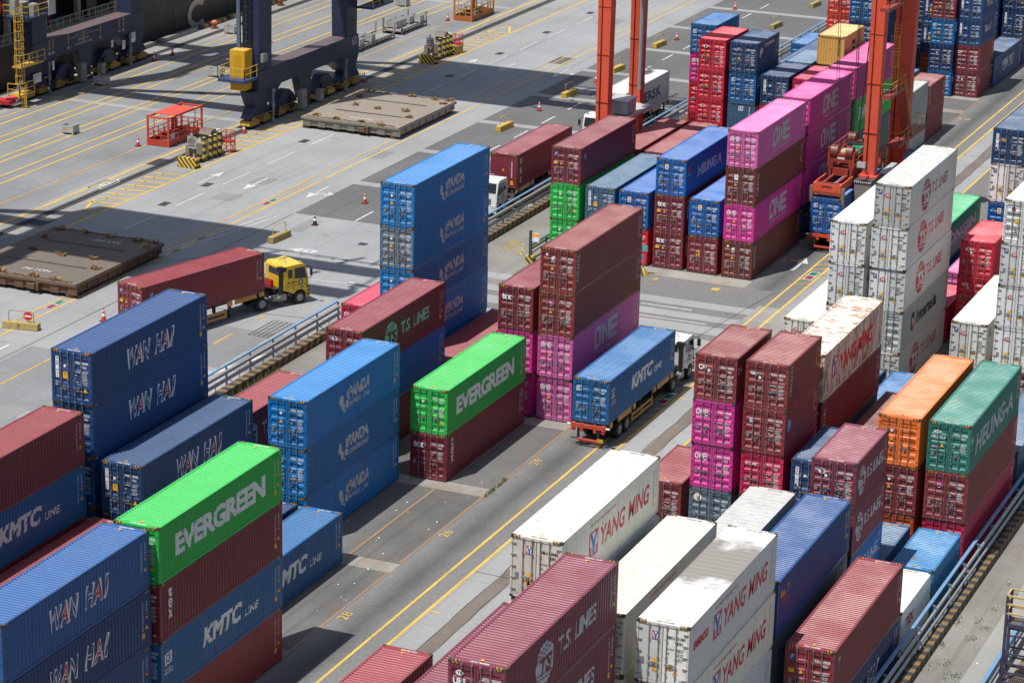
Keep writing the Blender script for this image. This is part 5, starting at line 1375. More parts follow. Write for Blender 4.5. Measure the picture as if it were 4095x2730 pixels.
def truck(label, x, y, rot, cabcol, guard, yaw=0.0, marks=None, cabname='c', plate='', reartone=ORG):
    t = thing('container_truck', label, 'truck', (x, y, -.02), rot, 'container trucks')
    b = MB()
    for sx in (-.48, .48):
        b.box(sx-.07, sx+.07, -.15, 9.0, 1.12, 1.50); b.box(sx-.07, sx+.07, 9.0, 12.25, 1.25, 1.50)
    for yy in (0, 1.4, 3.0, 4.6, 6.1, 7.6, 9.2, 10.8, 12.0): b.box(-1.15 if yy in (0, 6.1, 12.0) else -.5, 1.15 if yy in (0, 6.1, 12.0) else .5, yy, yy+.14, 1.34, 1.50)
    for yy in (2.35, 3.65): b.cyl((-1.0, yy, .52), (1.0, yy, .52), .08, 8); b.box(-.5, .5, yy-.5, yy+.5, .75, 1.12)
    b.obj('trailer_frame', CHA, t)
    b = MB(); b.box(-1.2, 1.2, -.24, -.10, 1.22, 1.45, 0)
    for sx in (-1.0, -.45, .45, 1.0): b.box(sx-.10, sx+.10, -.26, -.08, .98, 1.50, 0)
    b.box(-.7, .7, -.30, -.18, .38, .52, 0); b.box(-.75, -.60, -.22, -.12, .5, 1.3, 1); b.box(.60, .75, -.22, -.12, .5, 1.3, 1); b.box(-1.2, 1.2, -.2, -.14, .44, .50, 1)
    for sx in (-1.32, 1.32): b.cyl((sx-.12, -.17, 1.36), (sx+.12, -.17, 1.36), .06, 8, 2)
    b.box(.95, 1.12, -.27, -.24, 1.05, 1.18, 3); b.box(-1.12, -.95, -.27, -.24, 1.05, 1.18, 3)
    rb = b.obj('rear_bumper', [reartone, CHA, INK['w'], LMP], t)
    if plate:
        ls = [(rc(.66, 1.06, .42, .66), 'y', 0), (fit(text2d(plate, 1), .70, 1.02, .48, .60), 'k', 1)]
        me, ks = flat_mesh('number_plate', ls, lambda u, v, l: (u, -.302-.003*l, v)); place_mark('number_plate', me, ks, rb, ORG)
    for yy in (2.35, 3.65):
        for sx in (-.92, .92): wheel(t, sx, yy, .52, .52)
    gm = paint('guard_'+guard, {'yellow': (.60,.28,.035), 'cream': (.52,.42,.26)}[guard], .4, .35)
    for sx in (-1.16, 1.16):
        b = MB(); b.box(sx-.04, sx+.04, 4.4, 8.2, .42, .56); b.box(sx-.04, sx+.04, 4.4, 8.2, .78, .92)
        for yy in (4.4, 6.2, 8.1): b.box(sx-.05, sx+.05, yy, yy+.16, .36, 1.0)
        b.obj('side_guard', gm, t)
        for a, c in ((.5, 1.0), (2.0, 4.3), (4.7, 5.1), (8.4, 8.9), (9.2, 11.4), (11.7, 12.2)): MB().prism([(sx-.03, 1.16), (sx+.05, 1.16), (sx+.03, 1.50), (sx-.03, 1.50)], 1, a, c).obj('fender_flap', gm, t)
    for sx in (-.8, .8): MB().box(sx-.09, sx+.09, 8.9, 9.1, .15, 1.3).obj('landing_leg', CHA, t)
    cw = cabcol
    def tr(b, name, m, par=t, **k): return b.obj(name, m, par, (0, 12.3, 0) if par is t else (0,0,0), R(yaw) if par is t else 0, **k)
    b = MB()
    for sx in (-.42, .42): b.box(sx-.06, sx+.06, -1.0, 3.9, .78, 1.02)
    b.box(-.9, .9, -.8, .7, 1.02, 1.10); b.box(-.8, .8, 1.2, 1.8, 1.0, 1.35); b.cyl((-.9, 0, .52), (.9, 0, .52), .1, 8); b.cyl((-.9, 3.3, .5), (.9, 3.3, .5), .08, 8)
    ch = tr(b, 'chassis', CHA)
    for sx in (-1, 1): wheel(ch, sx*.92, 0, .52, .55); wheel(ch, sx*1.03, 3.3, .50, .32)
    for sx in (-1, 1):
        b = MB(); b.cyl((sx*1.0, .95, .72), (sx*1.0, 1.55, .72), .22, 12); b.box(sx*1.0-.2, sx*1.0+.2, 1.6, 2.1, .5, .95); tr(b, 'fuel_tank', RIM, ch)
        pts = [(y_, z_) for y_, z_ in ((-.68, .8), (-.50, 1.08), (-.2, 1.18), (.2, 1.18), (.50, 1.08), (.68, .8), (.64, .8), (.46, 1.04), (.18, 1.13), (-.18, 1.13), (-.46, 1.04), (-.64, .8))]
        MB().prism(pts, 0, sx*.92-.3, sx*.92+.3).obj('mudguard', CHA, ch)
    b = MB(); b.box(-.5, .3, 1.35, 1.55, 1.1, 1.9, 0); b.box(-1.0, -.5, 1.45, 1.7, 1.1, 1.5, 1); tr(b, 'air_lines', [LMP, CHA], ch)
    b = MB(); prof = [(1.85, 1.25), (1.85, 2.85), (2.00, 3.05), (3.55, 3.10), (3.78, 2.95), (4.02, 2.05), (4.10, 1.25), (4.10, .55), (3.86, .50), (3.84, .80), (3.62, 1.05), (3.30, 1.13), (2.98, 1.05), (2.74, .85)]
    b.prism(prof, 0, -1.21, 1.21); cab = tr(b, 'cab', cw, bevel=.055)
    b = MB(); b.quad((-1.05, 3.845, 2.86), (1.05, 3.845, 2.86), (1.08, 4.045, 2.08), (-1.08, 4.045, 2.08)); tr(b, 'windscreen', GLS, cab)
    for sx in (-1.222, 1.222):
        b = MB(); b.add([(sx, 2.85, 2.02), (sx, 3.88, 1.92), (sx, 3.70, 2.80), (sx, 2.85, 2.80)], [(0,1,2,3)]); b.add([(sx, 2.25, 2.1), (sx, 2.62, 2.1), (sx, 2.62, 2.75), (sx, 2.25, 2.75)], [(0,1,2,3)]); tr(b, 'side_window', GLS, cab)
        b = MB(); b.box(sx-.012, sx+.012, 2.76, 2.775, 1.15, 2.9); b.box(sx-.012, sx+.012, 3.86, 3.872, 1.2, 2.0); b.box(sx-.012, sx+.012, 2.0, 3.9, 1.50, 1.512); b.box(sx-.02, sx+.02, 2.85, 3.02, 1.72, 1.76); tr(b, 'door_seam', CHA, cab)
        b = MB(); b.beam((sx*1.0, 3.75, 2.85), (sx*1.22, 4.1, 2.75), .035); b.beam((sx*1.22, 4.1, 2.75), (sx*1.22, 4.1, 2.0), .035); b.beam((sx*1.22, 4.1, 2.0), (sx*1.0, 3.85, 1.95), .035); b.box(sx*1.22-.12, sx*1.22+.12, 4.06, 4.14, 2.15, 2.65); tr(b, 'mirror', BLK, cab)
        b = MB()
        for z in (.62, .90, 1.18): b.box(sx-.02, sx+.03, 3.9, 4.09, z, z+.14)
        tr(b, 'step', CHA, cab)
    b = MB(); b.quad((.75, 1.838, 2.25), (-.75, 1.838, 2.25), (-.75, 1.838, 2.75), (.75, 1.838, 2.75)); tr(b, 'rear_window', GLS, cab)
    b = MB(); b.box(-1.2, 1.2, 4.11, 4.17, .42, .80, 0); b.box(-.7, .7, 4.105, 4.14, 1.15, 1.22, 1); b.box(-.7, .7, 4.105, 4.14, 1.35, 1.42, 1); b.box(-.7, .7, 4.105, 4.14, 1.55, 1.60, 1); tr(b, 'bumper', [cw, CHA], cab)
    for sx in (-.85, .85): tr(MB().box(sx-.22, sx+.22, 4.10, 4.18, .86, 1.06), 'headlight', LMC, cab)
    b = MB(); b.cyl((1.05, 1.70, 1.0), (1.05, 1.70, 2.7), .15, 12); b.box(.75, 1.22, 1.55, 2.1, 2.65, 3.0); tr(b, 'air_intake', BLK, ch)
    b = MB(); b.tube([(-.3, 2.5, 3.09), (-.2, 2.5, 3.3), (.5, 2.5, 3.3), (.6, 2.5, 3.09)], .025, 6); b.cyl((.9, 3.5, 3.0), (.9, 3.5, 3.2), .10, 10); tr(b, 'roof_rail', GRC, cab)
    if marks:
        me, ks = flat_mesh('cab_lettering', marks, lambda u, v, l: (1.228+.003*l, u, v)); place_mark('cab_lettering', me, ks, cab, cw)
    return t
WCAB = paint('cab_white', (.74,.74,.73), .18, .05, .35); YCAB = paint('cab_yellow', (.72,.46,.014), .25, .06, .35); HCAB = paint('cab_pale', (.70,.71,.70), .2, .05, .35)
T = text2d; BZ = 1.50
truck('white cab truck hauling the blue lettered container along the yellow lines', 5.42, 9.96, 0, WCAB, 'yellow', 0, [(fit(T('MY', 1), 2.95, 3.35, 1.62, 1.78), 'k', 0), (fit(T('63', 1), 2.98, 3.32, 1.36, 1.52), 'k', 0)], plate='MY 63')
container(5.42+W2, 9.96, BZ, '4H', 'kmt', 'SEGU5503428', 'kmt', 'k', 'dry', 'blue container with white lettering on the truck beside the yellow lines')
YR = R(-15.4)
yl = [(fit(T('ZL 60', 1), 2.15, 2.75, 1.66, 1.84), 'k', 0), (disc(3.35, 1.70, .20, .22, 20), 'k', 0), (fit(T('Z', 2), 3.22, 3.48, 1.58, 1.82), 'w', 1), (rc(3.3, 3.6, 1.22, 1.36), 'gn', 0)]
truck('yellow cab truck turning on the quay road with a maroon container', -30.85, 14.5, YR, YCAB, 'yellow', -13, yl)
container(0, 0, 0, '4H', 'mr3', 'FCIU7544094', 'flo', 'flo+flab', 'dry', 'dusty maroon container on the yellow cab truck', loc=((-30.85, 14.5, BZ), YR))
b = MB(); bm_p = None
truck('white cab truck facing the viewer behind the tall blue tower', -22.92, 61.6+12.192, math.pi, WCAB, 'cream')
container(-22.92+W2, 61.6, BZ, '4H', 'mar', 'UETU5955884', 'ues', '', 'dry', 'maroon container with three stacked white letters on a white truck', rev=True)
truck('white cab truck half hidden behind the left orange crane legs', -23.4, 87.7+12.192, math.pi, WCAB, 'cream')
container(-23.4+W2, 87.7, BZ, '4H', 'grd', 'MSKU0116274', 'mae', '', 'dry', 'dirty white container with rusty roof on truck behind orange crane legs', rev=True, dark='k')
truck('truck in the lane under the orange crane spreader', 5.43, 60.45, 0, HCAB, 'yellow', plate='')
container(5.43+W2, 60.45, BZ, '4H', 'hlb', 'BMOU6230944', 'kmt', 'k+tri+dsc', 'std', 'blue container on the lane truck directly under the orange spreader')
truck('truck parked left of the tall white stacks', 13.43, 28.3, 0, HCAB, 'yellow')
container(13.43+W2, 28.3, BZ, '4H', 'cre', 'TTNU8880116', '', 'tsr', 'reefer', 'cream white reefer container on a truck left of the tall white stacks')
# ------------------------------------------------------------------ hatch covers lying on the quay
HTC = paint('hatch_steel', (.235,.195,.150), .6, .7, .75); HRU = paint('hatch_rusty', (.145,.075,.040), .6, .8, .8); LASH = paint('lashing_brown', (.17,.085,.04), .5, .8)
def hatch(label, x, y, writes, rusty):
    t = thing('hatch_cover', label, 'hatch cover', (x, y, -.02), 0, 'ship hatch covers on the quay'); W_, L_ = 10.1, 12.8
    MB().box(0, W_, 0, L_, .95, 1.10).obj('top_plate', paint('hatch_dark', (.135,.105,.078), .6, .8, .8) if rusty else HTC, t)
    b = MB(); b.box(.12, W_-.12, .10, L_-.12, .30, .95)
    for i in range(7): xx = .2+i*(W_-.4)/6.3; b.box(xx, xx+.75, .02, .17, .26, .92)
    for i in range(9): yy = .3+i*(L_-.6)/8.3; b.box(W_-.17, W_-.04, yy, yy+.35, .34, .92)
    b.box(0, W_, -.06, .12, .88, .99); b.box(W_-.1, W_+.05, 0, L_, .86, .98); b.obj('side_frame', HRU if rusty else paint('hatch_side', (.19,.175,.14), .6, .8), t)
    for xx, yy in ((.4, .4), (9.5, .4), (.4, 12.2), (9.5, 12.2)): MB().box(xx-.3, xx+.3, yy-.3, yy+.3, 0, .3).obj('support_block', HRU, t)
    b = MB(); b.box(6.0, 6.7, -.25, .05, .35, .75); b.box(6.85, 7.05, -.3, .05, .3, .9); b.obj('lifting_socket', HRU, t)
    for yy in (3.9, 9.3): MB().box(1.6, 8.6, yy, yy+.10, 1.10, 1.18).obj('stopper_bar', paint('bar_dark', (.11,.095,.08), .5, .5), t)
    rnd = random.Random(int(x*10))
    for cx, cy in ((2.3, 6.6), (5.0, 6.2), (7.7, 6.4), (1.2, 9.9), (9.2, 4.2), (1.0, 1.0), (3.4, .5), (6.1, .5), (8.2, .35), (1.0, 12.4), (3.2, 12.4), (5.6, 12.4), (8.0, 12.3), (9.6, 11.0), (9.5, 12.4)):
        b = MB()
        for k in range(9):
            a = rnd.uniform(0, math.pi); l_ = rnd.uniform(.25, .6); px, py = cx+rnd.uniform(-.35, .35), cy+rnd.uniform(-.22, .22); z = 1.12+rnd.uniform(.0, .22)
            b.beam((px-l_/2*math.cos(a), py-l_/2*math.sin(a), z), (px+l_/2*math.cos(a), py+l_/2*math.sin(a), z+rnd.uniform(-.05, .08)), .07, .07, 0 if k % 4 else 1)
        b.box(cx-.3, cx+.3, cy-.16, cy+.16, 1.10, 1.16, 0); b.obj('lashing_gear', [LASH, paint('lash_yellow', (.50,.31,.05), .4, .5)], t)
    b = MB()
    for a, c, d, e in ((.3, 12.62, 9.8, 12.5), (.4, .25, 9.6, .3)):
        for k in range(46):
            f = k/46; px = a+(d-a)*f; b.beam((px, c+rnd.uniform(-.12, .12), 1.13), (px+.22, c+rnd.uniform(-.12, .12), 1.13+rnd.uniform(0, .12)), .05, .05)
    b.obj('lashing_chain', LASH, t)
    ls = [(fit(T(s, 1), u0, u1, v0, v0+.5), 'lg', 0) for s, u0, u1, v0 in writes]
    me, ks = flat_mesh('lettering', [([(-p[0], -p[1]) for p in tv[0]], tv[1]) and (([(2*(u0+0)-p[0]+(u1-u0), 2*v0+.5-p[1]) for p in tv[0]], tv[1]), k, l) for (tv, k, l), (s, u0, u1, v0) in zip(ls, writes)], lambda u, v, l: (u, v, 1.104)); place_mark('lettering', me, ks, t, HTC)
    return t
hatch('grey tan hatch cover in sun beside the quay crane', -50.8, 78.4, (('NO2 AC', 4.2, 6.6, 1.6), ('C', 5.2, 5.5, .7)), False)
hatch('rusty hatch cover half in crane shadow at left edge', -50.2, 22.1, (('NO1 PC', 4.2, 6.6, 1.9), ('33.9 MT', 4.8, 7.2, 10.9)), True)

# ------------------------------------------------------------------ man cages
def cage(label, x, y, col, col2):
    t = thing('lifting_cage', label, 'cage', (x, y, -.02)); W_, L_, H_ = 2.3, 6.2, 2.75
    m = paint('cage_'+col[0], col[1], .25, .2); m2 = paint('cage2_'+col2[0], col2[1], .3, .15)
    b = MB()
    for xx in (0, W_-.16):
        for yy in (0, L_-.16): b.box(xx, xx+.16, yy, yy+.16, 0, H_)
    for xx in (0, W_-.16): b.box(xx+.02, xx+.14, .16, L_-.16, H_-.22, H_-.08)
    for yy in (0, L_-.16): b.box(.16, W_-.16, yy+.02, yy+.14, H_-.22, H_-.08)
    b.obj('corner_frame', m, t)
    b = MB()
    for xx in (.02, W_-.10): b.box(xx, xx+.08, .16, L_-.16, .02, .60)
    for yy in (.02, L_-.10): b.box(.16, W_-.16, yy, yy+.08, .02, .55)
    b.obj('base_panel', m, t); MB().box(.1, W_-.1, .1, L_-.1, .12, .18).obj('floor', paint('cage_floor', (.16,.05,.04), .5, .4), t)
    MB().box(.03, W_-.03, 1.2, 4.9, H_-.08, H_-.03).obj('roof_plate', m, t)
    b = MB()
    for xx in (.05, W_-.11):
        for z in (.95, 1.35): b.box(xx, xx+.06, .16, L_-.16, z, z+.06)
        for yy in (1.0, 1.9, 2.9, 3.5, 4.6, 5.3): b.box(xx, xx+.06, yy, yy+.08, .6, 1.40)
        for yy in (1.2, 4.9): b.box(xx, xx+.05, yy, yy+.06, 1.4, H_-.1)
    for yy in (.05, L_-.11):
        for z in (.95, 1.35): b.box(.16, W_-.16, yy, yy+.06, z, z+.06)
        for xx in (.75, 1.45): b.box(xx, xx+.07, yy, yy+.06, .55, 1.4)
    b.obj('guard_bars', m2, t)
    b = MB()
    for xx, yy in ((.5, 1.5), (1.4, 2.6), (.6, 3.4), (1.5, 4.2)):
        b.box(xx, xx+.05, yy, yy+.9, .9, .96); b.box(xx, xx+.05, yy, yy+.06, .18, 1.2); b.box(xx, xx+.05, yy+.85, yy+.91, .18, 1.2); b.box(xx-.3, xx, yy, yy+.05, .9, .96)
    b.box(.85, 1.0, 2.9, 3.7, 1.0, 1.9); b.obj('inner_bars', m, t); MB().box(W_-.02, W_-.01, .4, 1.1, .66, 1.2).obj('notice', INK['lg'], t)
cage('orange-red lifting cage standing in sun on the quay lanes', -59.95, 65.8, ('red', (.62,.062,.028)), ('red', (.50,.05,.025)))
cage('orange lifting cage with yellow bars at the top edge', -60.0, 132.9, ('orange', (.56,.15,.03)), ('yellow', (.58,.36,.03)))

# ------------------------------------------------------------------ crates, flat racks
CRG = paint('crate_grey', (.42,.42,.40), .35, .2, .6)
def crate(label, x, y, z=-.02, r=0, w_=1.25, l_=1.05, h_=.85):
    t = thing('steel_crate', label, 'crate', (x, y, z), r, 'grey steel crates on the quay')
    b = MB()
    for i in range(3):
        z0 = .16+i*(h_-.16)/3
        for a, c in ((0, .04), (l_-.04, l_)): b.box(.04, w_-.04, a, c, z0, z0+(h_-.16)/3-.03)
        for a, c in ((0, .04), (w_-.04, w_)): b.box(a, c, .04, l_-.04, z0, z0+(h_-.16)/3-.03)
    b.box(.02, w_-.02, .02, l_-.02, .12, .16); b.obj('side_panel', CRG, t)
    b = MB()
    for xx in (-.02, w_-.06):
        for yy in (-.02, l_-.06): b.box(xx, xx+.08, yy, yy+.08, 0, h_+.08)
    b.obj('corner_post', paint('crate_post', (.46,.45,.42), .4, .3), t); return t
crate('grey steel crate with orange lettering alone on the open quay lanes', -69.0, 65.8)
me, ks = flat_mesh('lettering', [(fit(T('WASTE CARGO', 1), .1, 1.1, .42, .52), 'o', 0)], lambda u, v, l: (u, -.012, v)); place_mark('lettering', me, ks, bpy.data.objects['steel_crate'], CRG)
crate('grey steel crate below the waterside crane sill beam', -77.3, 84.8)
crate('grey steel crate left of the yellow lift cabin', -69.3, 93.6, r=R(8))
crate('grey steel crate at the top edge of the quay lanes', -69.2, 137.2)
crate('grey steel crate behind the lift mast near the rail', -78.6, 113.6)
def flat_rack(label, x, y, L_, boxes):
    t = thing('flat_rack', label, 'flat rack', (x, y, -.02), 0, 'flat racks with crates'); m = paint('rack_steel', (.17,.155,.14), .5, .5)
    MB().box(0, 2.4, 0, L_, .30, .42).obj('deck', paint('rack_deck', (.30,.28,.25), .5, .3), t)
    b = MB()
    for xx in (0, 2.3):
        b.box(xx, xx+.1, 0, L_, .0, .12); b.box(xx, xx+.1, 0, L_, .50, .62)
        n = int(L_/.75)
        for i in range(n+1): b.box(xx+.01, xx+.09, i*(L_-.14)/n, i*(L_-.14)/n+.14, .12, .50)
    b.obj('side_beam', m, t)
    for yy in (0, L_-.16):
        b = MB(); b.box(0, .16, yy, yy+.16, .4, 1.65); b.box(2.24, 2.4, yy, yy+.16, .4, 1.65); b.beam((.1, yy+.08, .5), (2.3, yy+.08, 1.5), .08); b.obj('end_frame', paint('rack_end', (.33,.33,.32), .4, .4) if yy else m, t)
    for i, (dx, dy) in enumerate(boxes): crate(f'grey steel crate {["nearest", "second from near end", "third from near end", "farthest"][i]} on the {"longer" if L_ > 7 else "shorter"} flat rack', x+dx, y+dy, .41, R(random.uniform(-3, 3)))
flat_rack('longer dark flat rack with crates behind the crane leg', -63.7, 111.6, 8.9, ((1.0, .6), (.2, 2.4), (1.0, 3.3)))
flat_rack('shorter pale flat rack with crates up the quay', -63.7, 122.3, 6.4, ((.1, .8), (.1, 2.2), (.2, 3.8), (1.0, 4.9)))

# ------------------------------------------------------------------ barrier blocks with tube handles
BBY = paint('barrier_yellow', (.55,.37,.04), .5, .25, .7); BBM = paint('barrier_worn', (.40,.29,.10), .7, .5, .8)
def barrier(label, x, y, r, m, sign=False):
    t = thing('barrier_block', label, 'barrier', (x, y, -.02), r, 'yellow barrier blocks')
    MB().prism([(-.30, 0), (.30, 0), (.26, .50), (-.26, .50)], 1, -1.35, 1.35).obj('concrete_block', m, t, bevel=.03)
    b = MB(); b.tube([(0, -.95, .48), (0, -.95, 1.15), (0, -.80, 1.30), (0, .80, 1.30), (0, .95, 1.15), (0, .95, .48)], .035, 8); b.obj('handle', paint('handle_tube', (.42,.30,.13), .4, .3) if sign else BBY, t)
    if sign:
        me, ks = flat_mesh('no_entry_sign', [(disc(.55, .98, .34, .34, 24), 'r', 0), (rc(.30, .80, .92, 1.04), 'w', 1)], lambda u, v, l: (.06+.004*l, u, v)); place_mark('no_entry_sign', me, ks, t, m)
barrier('worn yellow barrier with round no entry sign at left edge', -39.7, 14.3, R(-81), BBM, True)
for i, (x, y, m, wh) in enumerate(((-34.5, 43.4, BBM, 'nearest the yellow cab truck'), (-33.85, 87.1, BBY, 'below the maroon truck container'), (-33.9, 103.4, BBY, 'in the crane shadow edge'), (-33.9, 116.6, BBY, 'left of the crane leg tops'), (-34.5, 130.7, BBY, 'up the asphalt lane'), (-34.6, 143.2, BBY, 'behind the far blue container'), (-26.6, 147.2, BBM, 'right of the far blue container'), (-26.5, 161.7, BBM, 'at the top frame edge'))):
    barrier('yellow barrier block with tube handle '+wh, x, y, R(-4), m)

# ------------------------------------------------------------------ cones
def cone(label, x, y, dark=False):
    t = thing('traffic_cone', label, 'cone', (x, y, -.02), random.uniform(0, 6), 'traffic cones')
    m = plain('cone_dark' if dark else 'cone_red', (.03,.03,.032) if dark else (.50,.045,.02), .55, 0, .2)
    MB().box(-.24, .24, -.24, .24, 0, .05).obj('base', plain('cone_base', (.10,.02,.015) if not dark else (.02,.02,.02), .7), t)
    b = MB(); b.cyl((0,0,.05), (0,0,.38), .19, 14, 0, .13); b.cyl((0,0,.38), (0,0,.58), .13, 14, 1, .095); b.cyl((0,0,.58), (0,0,.74), .095, 14, 0, .07); b.cyl((0,0,.74), (0,0,.84), .07, 14, 1, .055); b.cyl((0,0,.84), (0,0,1.0), .055, 14, 0, .03); b.obj('body', [m, INK['w']], t)
for x, y, wh in ((-60.4, 65.0, 'beside the orange-red cage'), (-33.45, 56.7, 'left of the tall blue tower'), (-33.9, 95.7, 'by the left crane leg on shaded asphalt'), (-33.8, 110.4, 'just left of the left crane leg'), (-34.0, 134.9, 'standing in the upper asphalt lane'), (-34.1, 155.0, 'behind the far blue roof'), (-35.5, 18.5, 'behind the left navy stack'), (-54.45, 74.0, 'at the near foot of the quay crane'), (-54.4, 99.0, 'at the far foot of the quay crane'), (-60.4, 132.3, 'beside the orange cage at the top'), (-77.9, 97.5, 'at the far waterside bogies'), (-77.6, 100.8, 'past the far waterside bogies')):
    cone('red and white traffic cone '+wh, x, y)
cone('dark traffic cone with white bands near the yellow barrier', -34.0, 48.6, True)

# ------------------------------------------------------------------ striped islands by the crane rail
ST2 = striped('block_stripes', (.035,.035,.032), (.66,.42,.03), (1, 0, 1.0), .46, .7, .35); BAND = striped('bollard_bands', (.03,.03,.028), (.64,.45,.05), (0, 0, 1), .62, .6, .5)
CAB = paint('weathered_cabinet', (.21,.185,.15), .5, .4, .6); KRB = striped('island_kerb', (.05,.047,.04), (.38,.25,.06), (0, 1, .4), 1.1, .8, .75)
for k, (oy, side) in enumerate(((0, 'nearer'), (50.0, 'farther'))):
    ox = 0 if k == 0 else -.1; w_ = 'the %s rail island' % side
    t = thing('island_kerb', 'low striped kerb around '+w_, 'kerb', (-53.5+ox, 62.2+oy, -.02)); b = MB(); b.box(1.0, 1.25, .3, 4.2, 0, .28); b.box(0, 1.0, .2, .45, 0, .28); b.box(.05, 1.2, .4, 4.0, 0, .12); b.obj('kerb', KRB, t)
    t = thing('concrete_barrier', 'black and yellow striped concrete block before '+w_, 'barrier', (-52.55+ox, 60.5+oy, -.02), R(-4), 'striped blocks'); MB().prism([(-.42, 0), (.42, 0), (.30, .85), (-.30, .85)], 0, -.95, .95).obj('block', ST2, t, bevel=.02)
    if k == 1: t = thing('concrete_barrier', 'black and yellow striped concrete block behind '+w_, 'barrier', (-52.0+ox, 66.2+oy, -.02), R(80), 'striped blocks'); MB().prism([(-.42, 0), (.42, 0), (.30, .85), (-.30, .85)], 0, -.8, .8).obj('block', ST2, t, bevel=.02)
    t = thing('notice_sign', 'grey notice board on two dark red posts at '+w_, 'sign', (-52.9+ox, 61.8+oy, -.02))
    b = MB(); b.box(-.32, -.2, -.05, .05, 0, 1.9); b.box(.2, .32, -.05, .05, 0, 1.6); b.obj('post', paint('post_maroon', (.10,.02,.03), .4, .3), t)
    b = MB(); b.box(-.48, .42, -.10, -.06, 1.35, 2.45, 0); b.box(-.15, .1, -.12, -.10, 2.3, 2.75, 0)
    for i, (a, c) in enumerate(((-.2, .15), (-.38, .32), (-.38, .3), (-.25, .2), (-.35, .32))): b.box(a, c, -.104, -.10, 2.24-.17*i, 2.32-.17*i, 1 if i != 3 else 2)
    b.obj('board', [INK['g'] if k else plain('board_grey', (.33,.335,.33), .5), INK['k'], INK['r']], t)
    t = thing('meter_box', 'small grey box on a stand behind the notice board of '+w_, 'cabinet', (-53.6+ox, 62.4+oy, -.02)); b = MB(); b.box(-.25, .25, -.2, .2, .55, 1.45); b.obj('box', CAB, t); MB().box(-.06, .06, -.06, .06, 0, .55).obj('stand', BLK, t)
    t = thing('switch_cabinet', 'squat grey switch cabinet on a plinth at '+w_, 'cabinet', (-52.95+ox, 63.3+oy, .08)); MB().box(-.48, .48, -.35, .35, .42, 1.45).obj('box', CAB, t, bevel=.02); MB().box(-.3, .3, -.25, .25, 0, .42).obj('plinth', paint('plinth', (.30,.20,.15), .6, .4), t)
    t = thing('switch_cabinet', 'tall hooded switch cabinet behind the bollards of '+w_, 'cabinet', (-53.1+ox, 64.9+oy, .08)); MB().box(-.5, .5, -.45, .45, 0, 2.0).obj('box', CAB, t)
    b = MB(); b.prism([(-.62, 1.95), (-.35, 2.35), (.25, 2.40), (.62, 2.05), (.25, 2.32), (-.32, 2.27)], 0, -.6, .6); b.obj('hood', paint('hood_brown', (.16,.12,.09), .5, .5), t)
    t = thing('switch_cabinet', 'narrow cabinet with pale lid at the back of '+w_, 'cabinet', (-53.1+ox, 66.0+oy, .08)); MB().box(-.4, .4, -.3, .3, 0, 2.0).obj('box', paint('cab2', (.28,.28,.26), .4, .3), t); MB().box(-.5, .5, -.42, .42, 2.0, 2.08).obj('lid', paint('lid_pale', (.48,.48,.46), .4, .2), t)
    for i, (bx_, by, h) in enumerate(((-53.55, 62.7, 1.45), (-52.35, 62.85, 2.15), (-52.3, 63.9, 2.1), (-52.2, 64.6, 2.1), (-52.15, 65.3, 2.2))):
        t = thing('striped_bollard', ['shorter', 'nearest tall', 'second tall', 'third tall', 'farthest tall'][i]+' black and yellow bollard of '+w_, 'bollard', (bx_+ox, by+oy, .0), 0, 'black and yellow bollards')
        MB().cyl((0,0,0), (0,0,h), .155, 14).obj('pipe', BAND, t); MB().cyl((0,0,h), (0,0,h+.03), .155, 14, 0, .10).obj('cap', paint('cap_yellow', (.55,.40,.06), .5, .3), t)
    t = thing('work_stand', 'small red railed work stand beside '+w_, 'stand', (-52.2+ox, 67.0+oy, -.02)); b = MB()
    for xx in (-.45, .45):
        for yy in (-.4, .4): b.beam((xx, yy, 0), (xx, yy, 1.9), .07)
    b.beam((-.45,-.4,.1), (.45,-.4,.9), .05); b.beam((.45,-.4,.1), (-.45,-.4,.9), .05); b.beam((.45,-.4,.1), (.45,.4,.9), .05); b.beam((.45,.4,.1), (.45,-.4,.9), .05); RS = paint('stand_red', (.52,.03,.02), .3, .15); b.obj('legs', RS, t)
    MB().box(-.5, .5, -.45, .45, .92, 1.08).obj('platform', RS, t); b = MB(); railing(b, [(-.45,-.4,1.0), (.45,-.4,1.0), (.45,.4,1.0), (-.45,.4,1.0), (-.45,-.4,1.0)], .9, .025); b.obj('railing', RS, t)

# ------------------------------------------------------------------ quay edge: mooring bollards and fender kerbs
for i, (x, y) in enumerate(((-80.9, 115.6), (-80.9, 131.0), (-80.9, 100))):
    t = thing('mooring_bollard', ['rust-orange mooring bollard below the faded letter C', 'rust-orange mooring bollard at the top edge', 'rust-orange mooring bollard hidden past the crane bogies'][i], 'bollard', (x, y, -.02), 0, 'mooring bollards'); b = MB(); b.cyl((0,0,0), (0,0,.5), .28, 14); b.ico((0,0,.62), .40, 0, 2, (1,1,.75)); b.obj('post', paint('bollard_orange', (.55,.14,.06), .3, .35), t, smooth=True); MB().cyl((0,0,0), (0,0,.06), .45, 16).obj('base', HRU, t)
y = 84.0; i = 0
while y < 150:
    n = 5.2 if i % 3 else 7.6
    t = thing('fender_kerb', 'striped kerb length along the quay edge before the dark hull', 'kerb', (-82.0, y, -.02), 0, 'kerb lengths along the quay edge'); MB().box(-.3, .3, 0, n, 0, .42).obj('kerb', striped('fender_stripes', (.10,.09,.08), (.45,.24,.06), (0, 1, .5), 1.4, .8, .8) if y > 112 else paint('kerb_grey', (.20,.19,.17), .6, .4), t, bevel=.06)
    y += n+1.2; i += 1

